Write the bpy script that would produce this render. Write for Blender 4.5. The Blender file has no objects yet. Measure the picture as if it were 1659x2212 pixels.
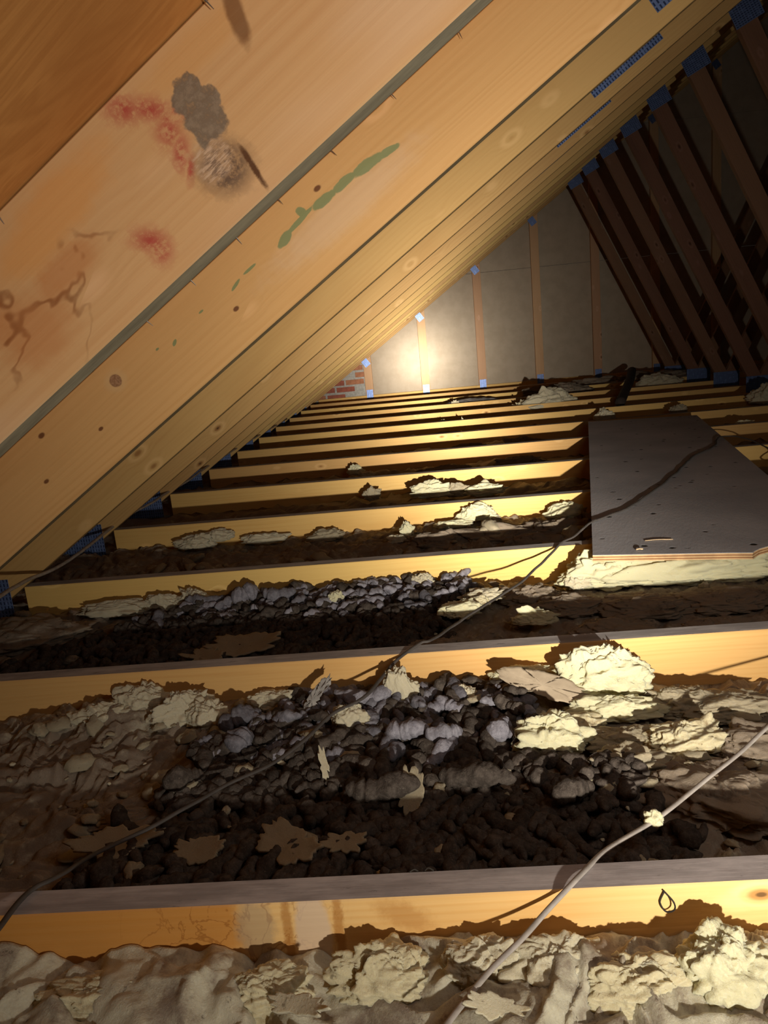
import bpy, bmesh, math, random
import numpy as np
from mathutils import Vector, Matrix

S = bpy.context.scene
COL = S.collection

# ------------------------------------------------------------------ camera
CAM_H = 0.5557
cd = bpy.data.cameras.new('camera')
cam = bpy.data.objects.new('camera', cd); COL.objects.link(cam)
rt = Vector((0.99470067, 0.04496334, -0.09246009))
up = Vector((0.08000611, 0.22629727, 0.970767))
fw = Vector((-0.06457239, 0.97301996, -0.2215007))
M = Matrix(((rt.x, up.x, -fw.x, 0), (rt.y, up.y, -fw.y, 0), (rt.z, up.z, -fw.z, CAM_H), (0, 0, 0, 1)))
cam.matrix_world = M
cd.sensor_fit = 'VERTICAL'; cd.sensor_height = 24.0
cd.lens = 1634.86 / 2212 * 24.0
cd.clip_start = 0.02; cd.clip_end = 60
S.camera = cam

# ------------------------------------------------------------------ world, light, exposure
w = bpy.data.worlds.new('night'); S.world = w; w.use_nodes = True
w.node_tree.nodes['Background'].inputs[0].default_value = (0.9, 0.8, 0.7, 1)
w.node_tree.nodes['Background'].inputs[1].default_value = 0.02

LIGHT_POS = Vector((0.38, -0.6, 0.32))
AIM = Vector((-0.02, 7.98, 0.30))
def flashlight():
    """a hand torch: a hot centre that falls off with the angle into a wide soft spill"""
    ld = bpy.data.lights.new('flashlight', 'SPOT')
    ld.energy = 11.8; ld.color = (1.0, 0.94, 0.82)
    ld.spot_size = math.radians(98); ld.spot_blend = 0.75; ld.shadow_soft_size = 0.018
    ld.use_nodes = True
    nt = ld.node_tree; N = nt.nodes; L = nt.links
    em = N['Emission']
    tc = N.new('ShaderNodeTexCoord')
    dot = N.new('ShaderNodeVectorMath'); dot.operation = 'DOT_PRODUCT'; dot.inputs[1].default_value = (0, 0, -1)
    nrm = N.new('ShaderNodeVectorMath'); nrm.operation = 'NORMALIZE'
    L.new(tc.outputs['Normal'], nrm.inputs[0]); L.new(nrm.outputs[0], dot.inputs[0])
    def m(op, a, b=None):
        n = N.new('ShaderNodeMath'); n.operation = op
        for i, v in enumerate((a, b)):
            if v is None: continue
            if isinstance(v, (int, float)): n.inputs[i].default_value = v
            else: L.new(v, n.inputs[i])
        return n.outputs[0]
    ab = m('ABSOLUTE', dot.outputs['Value'])
    th2 = m('MULTIPLY', m('SUBTRACT', 1.0, ab), 2.0)              # ~ angle squared
    core = m('DIVIDE', m('DIVIDE', 1.25, m('ADD', th2, 0.0016)), m('ADD', m('DIVIDE', th2, 0.08), 1.0))
    strength = m('ADD', core, 1.9)
    L.new(strength, em.inputs['Strength'])
    o = bpy.data.objects.new('flashlight', ld); COL.objects.link(o)
    o.location = LIGHT_POS
    o.rotation_euler = (AIM - LIGHT_POS).to_track_quat('-Z', 'Y').to_euler()
flashlight()
def fill_light():
    """added fill light, unseen to the right, that lifts the near shadows"""
    ld = bpy.data.lights.new('fill_light', 'POINT'); ld.energy = 6.2; ld.color = (1.0, 0.93, 0.86); ld.shadow_soft_size = 0.2
    o = bpy.data.objects.new('fill_light', ld); COL.objects.link(o); o.location = (0.7, 0.4, 0.85)
fill_light()  # invented fill for the near bays, no real fixture

vs = S.view_settings
S.display_settings.display_device = 'sRGB'
vs.view_transform = 'Standard'; vs.look = 'None'; vs.exposure = 0.0; vs.gamma = 1.0
vs.use_curve_mapping = False
S.cycles.max_bounces = 8; S.cycles.diffuse_bounces = 5
S.cycles.sample_clamp_indirect = 3.0

# ------------------------------------------------------------------ constants of the place
Y1 = 0.6645; SP = 0.61; NT = 13
def YK(k): return Y1 + SP * k
YG = YK(12)
PITCH = 0.687; HX = -1.107; AX = 4.2
CS, SN = math.cos(math.atan(PITCH)), math.sin(math.atan(PITCH))
TH = 0.038; CH = 0.10; RW = 0.138
FLOOR_Z = -0.125
rng = np.random.default_rng(7); random.seed(7)

# ------------------------------------------------------------------ helpers
def tag(o, label=None, cat=None, group=None, kind=None):
    if label: o['label'] = label
    if cat: o['category'] = cat
    if group: o['group'] = group
    if kind: o['kind'] = kind
    return o
def empty(name, loc=(0, 0, 0), parent=None):
    o = bpy.data.objects.new(name, None); o.empty_display_size = 0.05
    COL.objects.link(o); o.location = loc
    if parent: o.parent = parent
    return o
def link(name, me, mat=None, parent=None, loc=None):
    if mat is not None and not me.materials:
        for mm in (mat if isinstance(mat, (list, tuple)) else [mat]): me.materials.append(mm)
    o = bpy.data.objects.new(name, me); COL.objects.link(o)
    if parent: o.parent = parent
    if loc is not None: o.location = loc
    return o
def mesh_np(name, V, F, smooth=True):
    me = bpy.data.meshes.new(name)
    V = np.asarray(V, np.float32); F = np.asarray(F, np.int32); n, c = F.shape
    me.vertices.add(len(V)); me.vertices.foreach_set('co', V.ravel())
    me.loops.add(n * c); me.loops.foreach_set('vertex_index', F.ravel())
    me.polygons.add(n); me.polygons.foreach_set('loop_start', np.arange(0, n * c, c, dtype=np.int32))
    me.polygons.foreach_set('loop_total', np.full(n, c, np.int32))
    if smooth: me.polygons.foreach_set('use_smooth', np.ones(n, bool))
    me.update(calc_edges=True); me.validate()
    return me
def set_color(me, name, vals):
    a = me.color_attributes.new(name, 'FLOAT_COLOR', 'POINT')
    v = np.ones((len(vals), 4), np.float32); vals = np.asarray(vals, np.float32)
    if vals.ndim == 1: v[:, :3] = vals[:, None]
    else: v[:, :vals.shape[1]] = vals
    a.data.foreach_set('color', v.ravel())

_perm = np.random.default_rng(3).permutation(4096).astype(np.int64)
_grad = np.random.default_rng(4).normal(size=(4096, 3)); _grad /= np.linalg.norm(_grad, axis=1)[:, None]
def noise(P):
    P = np.asarray(P, float); I = np.floor(P).astype(np.int64); Fr = P - I
    U = Fr * Fr * Fr * (Fr * (Fr * 6 - 15) + 10)
    out = 0
    for dx in (0, 1):
        for dy in (0, 1):
            for dz in (0, 1):
                h = _perm[(_perm[(_perm[(I[:, 0] + dx) & 4095] + I[:, 1] + dy) & 4095] + I[:, 2] + dz) & 4095]
                g = _grad[h]
                d = g[:, 0] * (Fr[:, 0] - dx) + g[:, 1] * (Fr[:, 1] - dy) + g[:, 2] * (Fr[:, 2] - dz)
                wgt = (U[:, 0] if dx else 1 - U[:, 0]) * (U[:, 1] if dy else 1 - U[:, 1]) * (U[:, 2] if dz else 1 - U[:, 2])
                out = out + wgt * d
    return out * 1.5
def fbm(P, o=4, g=0.5):
    P = np.asarray(P, float); s = 0; a = 1.0; t = 0
    for i in range(o):
        s = s + a * noise(P * 2 ** i + 17.3 * i); t += a; a *= g
    return s / t
def ridge(P, o=3, g=0.5):
    P = np.asarray(P, float); s = 0; a = 1.0; t = 0
    for i in range(o):
        s = s + a * (1 - np.minimum(1, 2.2 * np.abs(noise(P * 2 ** i + 31.7 * i)))); t += a; a *= g
    return s / t
def bump(x, c, wd): return np.exp(-((x - c) / wd) ** 2)
def sstep(a, b, x):
    t = np.clip((x - a) / (b - a), 0, 1); return t * t * (3 - 2 * t)

def prism_y(pts, y0, y1, origin, ang, bevel=0.0015):
    """polygon in the truss plane (x,z), extruded in y; mesh coordinates are local to origin/angle"""
    bm = bmesh.new(); ca, sa = math.cos(ang), math.sin(ang)
    loc = [((x - origin[0]) * ca + (z - origin[1]) * sa, -(x - origin[0]) * sa + (z - origin[1]) * ca) for x, z in pts]
    a = [bm.verts.new((p, 0, q)) for p, q in loc]; b = [bm.verts.new((p, y1 - y0, q)) for p, q in loc]
    n = len(pts)
    bm.faces.new(a); bm.faces.new(b[::-1])
    for i in range(n):
        j = (i + 1) % n; bm.faces.new((a[j], a[i], b[i], b[j]))
    bmesh.ops.recalc_face_normals(bm, faces=bm.faces)
    if bevel: bmesh.ops.bevel(bm, geom=bm.edges[:], offset=bevel, segments=1, affect='EDGES')
    me = bpy.data.meshes.new('member'); bm.to_mesh(me); bm.free()
    return me
def box_me(x0, x1, y0, y1, z0, z1, bevel=0.0):
    bm = bmesh.new()
    bmesh.ops.create_cube(bm, size=1)
    for v in bm.verts:
        v.co = Vector((x0 if v.co.x < 0 else x1, y0 if v.co.y < 0 else y1, z0 if v.co.z < 0 else z1))
    if bevel: bmesh.ops.bevel(bm, geom=bm.edges[:], offset=bevel, segments=1, affect='EDGES')
    me = bpy.data.meshes.new('box'); bm.to_mesh(me); bm.free(); return me
def catmull(P, n=8):
    P = np.asarray(P, float); Q = np.vstack([2 * P[0] - P[1], P, 2 * P[-1] - P[-2]]); out = []
    for i in range(1, len(Q) - 2):
        t = np.linspace(0, 1, n, endpoint=False)[:, None]
        a, b, c, d = Q[i - 1], Q[i], Q[i + 1], Q[i + 2]
        out.append(0.5 * ((2 * b) + (-a + c) * t + (2 * a - 5 * b + 4 * c - d) * t ** 2 + (-a + 3 * b - 3 * c + d) * t ** 3))
    out.append(P[-1:]); return np.vstack(out)
def tube(path, rad, sides=8, flat=1.0):
    P = np.asarray(path, float); n = len(P); rad = np.broadcast_to(rad, (n,))
    T = np.gradient(P, axis=0); T /= np.linalg.norm(T, axis=1)[:, None] + 1e-9
    upv = np.tile([0, 0, 1.0], (n, 1)); Sd = np.cross(T, upv); Sd /= np.linalg.norm(Sd, axis=1)[:, None] + 1e-9
    U = np.cross(Sd, T)
    A = np.linspace(0, 2 * np.pi, sides, endpoint=False)
    V = (P[:, None] + rad[:, None, None] * (np.cos(A)[None, :, None] * Sd[:, None] + flat * np.sin(A)[None, :, None] * U[:, None])).reshape(-1, 3)
    i, j = np.meshgrid(np.arange(n - 1), np.arange(sides), indexing='ij'); i = i.ravel(); j = j.ravel(); j2 = (j + 1) % sides
    F = np.stack([i * sides + j, (i + 1) * sides + j, (i + 1) * sides + j2, i * sides + j2], 1)
    c0 = len(V); V = np.vstack([V, P[:1], P[-1:]])
    jj = np.arange(sides); j2 = (jj + 1) % sides
    F = np.vstack([F, np.stack([jj, j2, np.full(sides, c0), np.full(sides, c0)], 1), np.stack([(n - 1) * sides + j2, (n - 1) * sides + jj, np.full(sides, c0 + 1), np.full(sides, c0 + 1)], 1)])
    return V, F
def tube_me(path, rad, sides=8, flat=1.0):
    V, F = tube(path, rad, sides, flat)
    me = bpy.data.meshes.new('tube'); me.from_pydata(V.tolist(), [], [tuple(dict.fromkeys(map(int, f))) for f in F])
    for p in me.polygons: p.use_smooth = True
    me.update(); return me

# ------------------------------------------------------------------ materials
class G:
    def __init__(s, name, rough=0.8):
        s.m = bpy.data.materials.new(name); s.m.use_nodes = True
        s.t = s.m.node_tree; s.N = s.t.nodes; s.L = s.t.links
        s.b = s.N['Principled BSDF']; s.b.inputs['Roughness'].default_value = rough
        s.b.inputs['Specular IOR Level'].default_value = 0.25
    def n(s, t, **k):
        x = s.N.new(t)
        for a, v in k.items(): setattr(x, a, v)
        return x
    def set(s, sock, v):
        if isinstance(v, bpy.types.NodeSocket): s.L.new(v, sock)
        elif isinstance(v, (tuple, list)) and sock.type == 'RGBA' and len(v) == 3: sock.default_value = (*v, 1)
        else: sock.default_value = v
    def math(s, op, a, b=0.0, c=None, clamp=False):
        x = s.n('ShaderNodeMath', operation=op); x.use_clamp = clamp
        s.set(x.inputs[0], a); s.set(x.inputs[1], b)
        if c is not None: s.set(x.inputs[2], c)
        return x.outputs[0]
    def mix(s, f, a, b, mode='MIX'):
        x = s.n('ShaderNodeMix', data_type='RGBA', blend_type=mode)
        s.set(x.inputs[0], f); s.set(x.inputs[6], a); s.set(x.inputs[7], b); return x.outputs[2]
    def ramp(s, f, a, b, lo=0.0, hi=1.0):
        x = s.n('ShaderNodeMapRange'); x.interpolation_type = 'SMOOTHSTEP'
        s.set(x.inputs[0], f); x.inputs[1].default_value = a; x.inputs[2].default_value = b
        x.inputs[3].default_value = lo; x.inputs[4].default_value = hi; return x.outputs[0]
    def coords(s, kind='Object'):
        return s.n('ShaderNodeTexCoord').outputs[kind]
    def mapping(s, v, sc=(1, 1, 1), loc=(0, 0, 0)):
        x = s.n('ShaderNodeMapping'); s.set(x.inputs[0], v); s.set(x.inputs[1], loc); s.set(x.inputs[3], sc); return x.outputs[0]
    def noise(s, v, scale, detail=4, rough=0.55, dist=0.0):
        x = s.n('ShaderNodeTexNoise'); s.set(x.inputs['Vector'], v); x.inputs['Scale'].default_value = scale
        x.inputs['Detail'].default_value = detail; x.inputs['Roughness'].default_value = rough; x.inputs['Distortion'].default_value = dist
        return x.outputs['Fac']
    def bumpn(s, h, strength=0.5, dist=0.01, prev=None):
        x = s.n('ShaderNodeBump'); x.inputs['Strength'].default_value = strength; x.inputs['Distance'].default_value = dist
        s.set(x.inputs['Height'], h)
        if prev is not None: s.L.new(prev, x.inputs['Normal'])
        return x.outputs[0]
    def vadd(s, a, b):
        x = s.n('ShaderNodeVectorMath', operation='ADD'); s.set(x.inputs[0], a); s.set(x.inputs[1], b); return x.outputs[0]
    def sep(s, v):
        x = s.n('ShaderNodeSeparateXYZ'); s.set(x.inputs[0], v); return x.outputs
    def comb(s, x_, y_, z_):
        x = s.n('ShaderNodeCombineXYZ'); s.set(x.inputs[0], x_); s.set(x.inputs[1], y_); s.set(x.inputs[2], z_); return x.outputs[0]
    def blob(s, sx, sz, cx, cz, rx, rz, ang=0.0, wob=None, edge=0.25, wamt=0.5):
        """soft or crisp stain: ellipse in the board's own length / width coordinates"""
        dx = s.math('SUBTRACT', sx, cx); dz = s.math('SUBTRACT', sz, cz); ca, sa = math.cos(ang), math.sin(ang)
        u = s.math('DIVIDE', s.math('ADD', s.math('MULTIPLY', dx, ca), s.math('MULTIPLY', dz, sa)), rx)
        v = s.math('DIVIDE', s.math('SUBTRACT', s.math('MULTIPLY', dz, ca), s.math('MULTIPLY', dx, sa)), rz)
        d = s.math('SQRT', s.math('ADD', s.math('MULTIPLY', u, u), s.math('MULTIPLY', v, v)))
        if wob is not None: d = s.math('ADD', d, s.math('MULTIPLY', s.math('SUBTRACT', wob, 0.5), wamt * 2))
        return s.ramp(d, 1 + edge, 1 - edge)

def wood(name, base, dark, edge=(0.30, 0.26, 0.21), marks=None, rough=0.62, knots=True, stain=0.0, edge_wood=0.0, pale=None):
    g = G(name, rough)
    oc = g.coords('Object')
    rnd = g.n('ShaderNodeObjectInfo').outputs['Random']
    off = g.comb(g.math('MULTIPLY', rnd, 37.0), g.math('MULTIPLY', rnd, 11.0), g.math('MULTIPLY', rnd, 23.0))
    if marks is not None: off = g.comb(3.1, 2.2, 0.7)
    p = g.vadd(oc, off)
    x, y, z = g.sep(p)[:3]
    # knots
    kv = g.n('ShaderNodeTexVoronoi', feature='F1'); g.set(kv.inputs['Vector'], g.mapping(g.comb(x, 0.0, z), (8.5, 1, 17.0))); kv.inputs['Scale'].default_value = 1.0
    kv.inputs['Randomness'].default_value = 1.0
    kc = g.n('ShaderNodeSeparateColor'); g.L.new(kv.outputs['Color'], kc.inputs[0])
    kd = g.math('ADD', kv.outputs['Distance'], g.ramp(kc.outputs[0], 0.30, 0.32))
    low = g.noise(g.mapping(p, (1.2, 6, 9)), 1.0, 2)
    warp = g.math('ADD', g.math('MULTIPLY', low, 0.05), g.math('MULTIPLY', g.ramp(kd, 0.55, 0.0), 0.022))
    gz = g.math('MULTIPLY', g.math('ADD', g.math('ADD', z, g.math('MULTIPLY', y, 0.4)), g.math('ADD', warp, g.math('MULTIPLY', g.noise(g.mapping(p, (.8, 30, 40)), 1.0, 2), .03))), 520.0)
    grain = g.math('MULTIPLY_ADD', g.math('SINE', gz), 0.5, 0.5)
    fib = g.noise(g.mapping(p, (6, 260, 320)), 1.0, 3, 0.7)
    col = g.mix(g.math('MULTIPLY', g.math('MULTIPLY', grain, grain), g.ramp(g.noise(g.mapping(p, (1.5, 9, 14)), 1.0, 2), .35, .7, .03, .30)), base, dark)
    col = g.mix(g.math('MULTIPLY', g.ramp(fib, 0.4, 0.75), 0.14), col, dark)
    big = g.noise(g.mapping(p, (2.0, 5, 7)), 1.0, 3)
    col = g.mix(g.ramp(big, 0.48, 0.78, 0, 0.42), col, dark)
    if pale is not None:
        col = g.mix(g.ramp(g.noise(g.mapping(p, (1.6, 5, 5)), 1.3, 3), 0.5, 0.68, 0, 0.7), col, pale)
    if stain:
        sn = g.noise(g.mapping(p, (7, 7, 9)), 1.0, 5, 0.6, 0.6)
        col = g.mix(g.math('MULTIPLY', g.ramp(sn, 0.5, 0.56), 0.35 * stain), col, (dark[0] * 0.9, dark[1] * 0.62, dark[2] * 0.4))
        rim = g.math('MULTIPLY', g.ramp(sn, 0.49, 0.505), g.ramp(sn, 0.53, 0.512))
        col = g.mix(g.math('MULTIPLY', rim, 0.75 * stain), col, (0.22, 0.075, 0.02))
    if knots:
        col = g.mix(g.ramp(kd, 0.15, 0.075, 0, 0.7), col, (dark[0] * 0.55, dark[1] * 0.42, dark[2] * 0.35))
        col = g.mix(g.ramp(kd, 0.065, 0.03, 0, 0.75), col, (0.05, 0.025, 0.012))
        col = g.mix(g.math('MULTIPLY', g.ramp(kd, 0.15, 0.21), g.ramp(kd, 0.34, 0.21, 0, 0.5)), col, (min(1, base[0] * 1.3), min(1, base[1] * 1.35), min(1, base[2] * 1.6)))
    # per-board tint
    hs = g.n('ShaderNodeHueSaturation'); g.set(hs.inputs['Hue'], g.math('MULTIPLY_ADD', rnd, 0.016, 0.492))
    g.set(hs.inputs['Value'], g.math('MULTIPLY_ADD', rnd, 0.22, 0.89)); g.set(hs.inputs['Color'], col); col = hs.outputs[0]
    if marks is not None: col = marks(g, oc, col)
    # dusty, weathered narrow edges
    nn = g.sep(g.n('ShaderNodeTexCoord').outputs['Normal'])
    isedge = g.ramp(g.math('ABSOLUTE', nn[1]), 0.75, 0.45)
    en = g.noise(g.mapping(p, (9, 40, 60)), 1.0, 5, 0.65)
    ecol = g.mix(g.ramp(en, 0.35, 0.7), tuple(c * 0.75 for c in edge), tuple(min(1, c * 1.2) for c in edge))
    ecol = g.mix(g.ramp(g.noise(g.mapping(p, (14, 60, 60)), 2.0, 4, 0.7), 0.62, 0.72, 0, 0.6), ecol, (0.03, 0.025, 0.022))
    ecol = g.mix(edge_wood, ecol, col)
    col = g.mix(isedge, col, ecol)
    g.set(g.b.inputs['Base Color'], col)
    h = g.math('ADD', g.math('MULTIPLY', fib, 0.6), g.math('MULTIPLY', grain, 0.3))
    g.set(g.b.inputs['Normal'], g.bumpn(h, 0.25, 0.0015))
    return g.m

def marks_first(g, oc, col):
    x, y, z = g.sep(oc)[:3]
    wob = g.noise(oc, 38.0, 4, 0.6); wob2 = g.noise(oc, 95.0, 4, 0.7)
    fine = g.noise(g.mapping(oc, (60, 200, 420)), 1.0, 3, 0.7)
    # orange resinous zone
    col = g.mix(g.math('MULTIPLY', g.blob(x, z, 1.225, 0.118, 0.05, 0.014, 0, wob, 0.4), 0.35), col, (0.68, 0.33, 0.09))
    col = g.mix(g.math('MULTIPLY', g.blob(x, z, 1.05, 0.105, 0.07, 0.022, 0.1, wob, 0.4), 0.45), col, (0.72, 0.30, 0.06))
    # red marker smears, broken up along the fibres
    red = 0.0
    for cx, cz, rx, rz, a in ((1.1557, 0.1242, 0.0122, 0.0084, -0.79), (1.172, 0.1108, 0.0152, 0.007, -0.79), (1.1822, 0.0963, 0.0091, 0.0056, -0.79), (1.1725, 0.0883, 0.0084, 0.0091, -0.79), (1.1698, 0.0704, 0.0057, 0.0119, -0.79), (1.1672, 0.0554, 0.0027, 0.0091, -0.79), (1.1028, 0.037, 0.0129, 0.0077, -0.79), (1.105, 0.0253, 0.0076, 0.0091, -0.79)):
        bl = g.blob(x, z, cx, cz, rx * 1.35, rz * 1.35, a, wob2, 0.6, 1.7)
        red = bl if red == 0.0 else g.math('MAXIMUM', red, bl)
    col = g.mix(g.math('MULTIPLY', red, g.ramp(wob2, 0.36, 0.62, 0.15, 0.85)), col, (0.42, 0.03, 0.035))
    # grey knot stain with bark-like wood under it
    col = g.mix(g.math('MULTIPLY', g.blob(x, z, 1.1894, 0.0389, 0.0236, 0.0217, -0.79, wob2, 0.4, 0.7), g.ramp(wob2, 0.38, 0.6, 0.45, 1.0)), col, (0.16, 0.095, 0.06))
    col = g.mix(g.math('MULTIPLY', g.blob(x, z, 1.1863, 0.0492, 0.0152, 0.0168, -0.79, wob2, 0.3, 0.6), g.ramp(fine, 0.45, 0.6, 0.2, 0.95)), col, (0.62, 0.42, 0.28))
    gr = g.math('MAXIMUM', g.math('MAXIMUM', g.blob(x, z, 1.2051, 0.0973, 0.0144, 0.0140, -0.79, wob, 0.1, 0.9), g.blob(x, z, 1.2167, 0.0857, 0.0106, 0.0112, -0.79, wob, 0.1, 0.9)), g.blob(x, z, 1.2019, 0.0732, 0.0167, 0.0168, -0.79, wob, 0.12, 0.9))
    col = g.mix(g.math('MULTIPLY', gr, g.ramp(wob2, .3, .5, .65, .95)), col, g.mix(g.ramp(wob2, 0.4, 0.65), (0.17, 0.125, 0.09), (0.27, 0.20, 0.14)))
    # dark check next to it and resin streak on top
    col = g.mix(g.blob(x, z, 1.2083, 0.0247, 0.0026, 0.018, -0.12, wob2, 0.4, 0.8), col, (0.12, 0.05, 0.02))
    col = g.mix(g.math('MULTIPLY', g.blob(x, z, 1.272, 0.113, 0.007, 0.024, -0.35, wob, 0.3), 0.75), col, (0.16, 0.06, 0.02))
    # brown tide lines near the eave
    for cx, cz, rx, rz in ((0.972, 0.050, 0.034, 0.030), (1.035, 0.067, 0.030, 0.014), (0.93, 0.085, 0.03, 0.022)):
        dn = g.noise(g.mapping(oc, (11, 11, 17)), 1.0, 3, 0.55, 0.3)
        rim = g.math('MULTIPLY', g.ramp(dn, 0.475, 0.50), g.ramp(dn, 0.53, 0.505))
        col = g.mix(g.math('MULTIPLY', g.blob(x, z, cx, cz, rx * 1.4, rz * 1.5, 0, wob, 0.5), g.math('MULTIPLY', rim, 0.6)), col, (0.20, 0.06, 0.015))
        col = g.mix(g.math('MULTIPLY', g.blob(x, z, cx, cz, rx, rz, 0, wob, 0.5), 0.5), col, (0.52, 0.18, 0.05))
    # printed stamp dots and a pencil tick at the lower edge
    return col

def marks_joist(g, oc, col):
    x, y, z = g.sep(oc)[:3]
    wob = g.noise(oc, 30.0, 4, 0.6); wob2 = g.noise(oc, 80.0, 4, 0.7)
    col = g.mix(g.math('MULTIPLY', g.ramp(g.math('ADD', x, g.math('MULTIPLY', wob, .05)), .915, .885), 0.8), col, (0.52, 0.20, 0.025))
    dn = g.noise(g.mapping(oc, (26, 22, 18)), 1.0, 4, 0.6, 0.5)
    rim = g.math('MULTIPLY', g.ramp(dn, 0.48, 0.50), g.ramp(dn, 0.53, 0.505))
    zone = g.blob(x, z, .86, -.05, .10, .10, 0, wob, .5)
    col = g.mix(g.math('MULTIPLY', zone, g.math('MULTIPLY', rim, .6)), col, (0.30, 0.10, 0.015))
    col = g.mix(g.math('MULTIPLY', g.blob(x, z, .888, -.03, .020, .035, 0, wob2, .3), .65), col, (0.42, 0.30, 0.18))
    col = g.mix(g.math('MULTIPLY', g.blob(x, z, .948, -.045, .019, .060, 0, wob2, .15, .2), .75), col, (0.66, 0.50, 0.36))
    for cx in (.922, .976):
        col = g.mix(g.math('MULTIPLY', g.blob(x, z, cx, -.05, .005, .07, 0, wob2, .4, .8), .65), col, (0.40, 0.15, 0.02))
    col = g.mix(g.math('MULTIPLY', g.blob(x, z, 1.045, -.022, .03, .014, -.5, wob2, .5, .7), .5), col, (0.45, 0.19, 0.04))
    return col

def marks_second(g, oc, col):
    x, y, z = g.sep(oc)[:3]
    wob = g.noise(oc, 45.0, 4, 0.6)
    col = g.mix(g.math('MULTIPLY', g.blob(x, z, 1.26, 0.06, 0.14, 0.026, 0, wob, 0.5), 0.35), col, (0.80, 0.60, 0.42))
    gm = 0.0
    for cx, cz, rx, rz, a in ((1.157, 0.086, 0.016, 0.0075, 0.25), (1.195, 0.092, 0.030, 0.0042, 0.1), (1.205, 0.100, 0.008, 0.010, 0.2), (1.245, 0.090, 0.024, 0.0075, -0.05), (1.285, 0.089, 0.024, 0.0070, 0.0),
                              (1.33, 0.085, 0.030, 0.0085, -0.1), (1.368, 0.079, 0.020, 0.0055, -0.15), (1.082, 0.089, 0.013, 0.0025, 0.0), (1.048, 0.085, 0.012, 0.0026, 0.25), (0.976, 0.091, 0.005, 0.0018, 0.0), (0.908, 0.083, 0.006, 0.0028, 0.5), (0.878, 0.094, 0.0035, 0.002, 0)):
        bl = g.blob(x, z, cx, cz, rx, rz, a, wob, 0.12, 0.45)
        gm = bl if gm == 0.0 else g.math('MAXIMUM', gm, bl)
    col = g.mix(g.math('MULTIPLY', gm, 0.85), col, (0.20, 0.27, 0.12))
    # one large round knot
    d1 = g.blob(x, z, 0.787, 0.102, 0.011, 0.0105, 0, wob, 0.12, 0.12)
    d2 = g.blob(x, z, 0.787, 0.102, 0.021, 0.0175, 0, wob, 0.3, 0.2)
    col = g.mix(g.math('MULTIPLY', d2, 0.55), col, (0.72, 0.47, 0.22))
    col = g.mix(g.math('MULTIPLY', d1, 0.85), col, g.mix(g.ramp(g.noise(oc, 260, 3), 0.4, 0.6), (0.22, 0.10, 0.05), (0.38, 0.20, 0.11)))
    for cx, cz, r in ((1.024, 0.057, 0.0035), (1.247, 0.110, 0.004), (0.621, 0.118, 0.004), (0.57, 0.056, 0.0035), (0.71, 0.06, 0.003)):
        col = g.mix(g.blob(x, z, cx, cz, r * 1.6, r, 0, wob, 0.3, 0.3), col, (0.20, 0.08, 0.03))
    return col

def plain(name, col, rough=0.8, var=0.25, scale=30, metallic=0.0, bump_=0.3, col2=None, bscale=None, bdist=0.002):
    g = G(name, rough); g.b.inputs['Metallic'].default_value = metallic
    oc = g.coords(); nz = g.noise(oc, scale, 5, 0.6)
    c2 = col2 if col2 is not None else tuple(c * (1 - var) for c in col)
    g.set(g.b.inputs['Base Color'], g.mix(g.ramp(nz, 0.35, 0.65), c2, col))
    g.set(g.b.inputs['Normal'], g.bumpn(g.noise(oc, bscale or scale * 4, 4, 0.65), bump_, bdist))
    return g.m

def wool(name, clean, dirt, amount=0.5, use_attr=False):
    g = G(name, 0.95); g.b.inputs['Specular IOR Level'].default_value = 0.03
    g.b.inputs['Subsurface Weight'].default_value = 0.6; g.b.inputs['Subsurface Radius'].default_value = (1.0, 0.85, 0.6); g.b.inputs['Subsurface Scale'].default_value = 0.006
    gp = g.n('ShaderNodeNewGeometry').outputs['Position']
    n1 = g.noise(gp, 16.0, 5, 0.65, 0.4); n2 = g.noise(gp, 70.0, 4, 0.7, 0.3); fine = g.noise(gp, 420.0, 4, 0.75, 0.6)
    f = g.ramp(g.math('MULTIPLY_ADD', n2, 0.45, g.math('MULTIPLY', n1, 0.65)), 0.80 - 0.5 * amount, 0.98 - 0.5 * amount)
    if use_attr:
        at = g.n('ShaderNodeVertexColor', layer_name='dirt')
        sp = g.n('ShaderNodeSeparateColor'); g.L.new(at.outputs['Color'], sp.inputs[0])
        f = g.math('MULTIPLY', 1.0, g.ramp(g.math('ADD', sp.outputs[0], g.math('MULTIPLY', g.math('SUBTRACT', g.math('MULTIPLY_ADD', n2, 0.45, g.math('MULTIPLY', n1, 0.6)), 0.52), 2.2)), 0.2, 0.8))
    col = g.mix(f, clean, dirt)
    col = g.mix(g.ramp(fine, 0.62, 0.8, 0, 0.5), col, tuple(min(1, c * 1.35) for c in clean) if not use_attr else tuple(c * 0.95 for c in clean))
    col = g.mix(g.ramp(n2, 0.64, 0.7, 0, 0.55), col, tuple(c * 0.35 for c in dirt))
    if use_attr:
        col = g.mix(g.ramp(g.math('ADD', sp.outputs[1], g.math('MULTIPLY', g.math('SUBTRACT', n2, 0.5), 0.8)), 0.35, 0.65), col, g.mix(g.ramp(fine, 0.4, 0.65), (0.040, 0.031, 0.025), (0.09, 0.072, 0.058)))
    g.set(g.b.inputs['Base Color'], col)
    b1 = g.bumpn(fine, 0.7, 0.0026); b2 = g.bumpn(g.noise(gp, 90.0, 5, 0.6, 0.3), 0.22, 0.003, b1)
    g.set(g.b.inputs['Normal'], b2)
    return g.m

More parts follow.
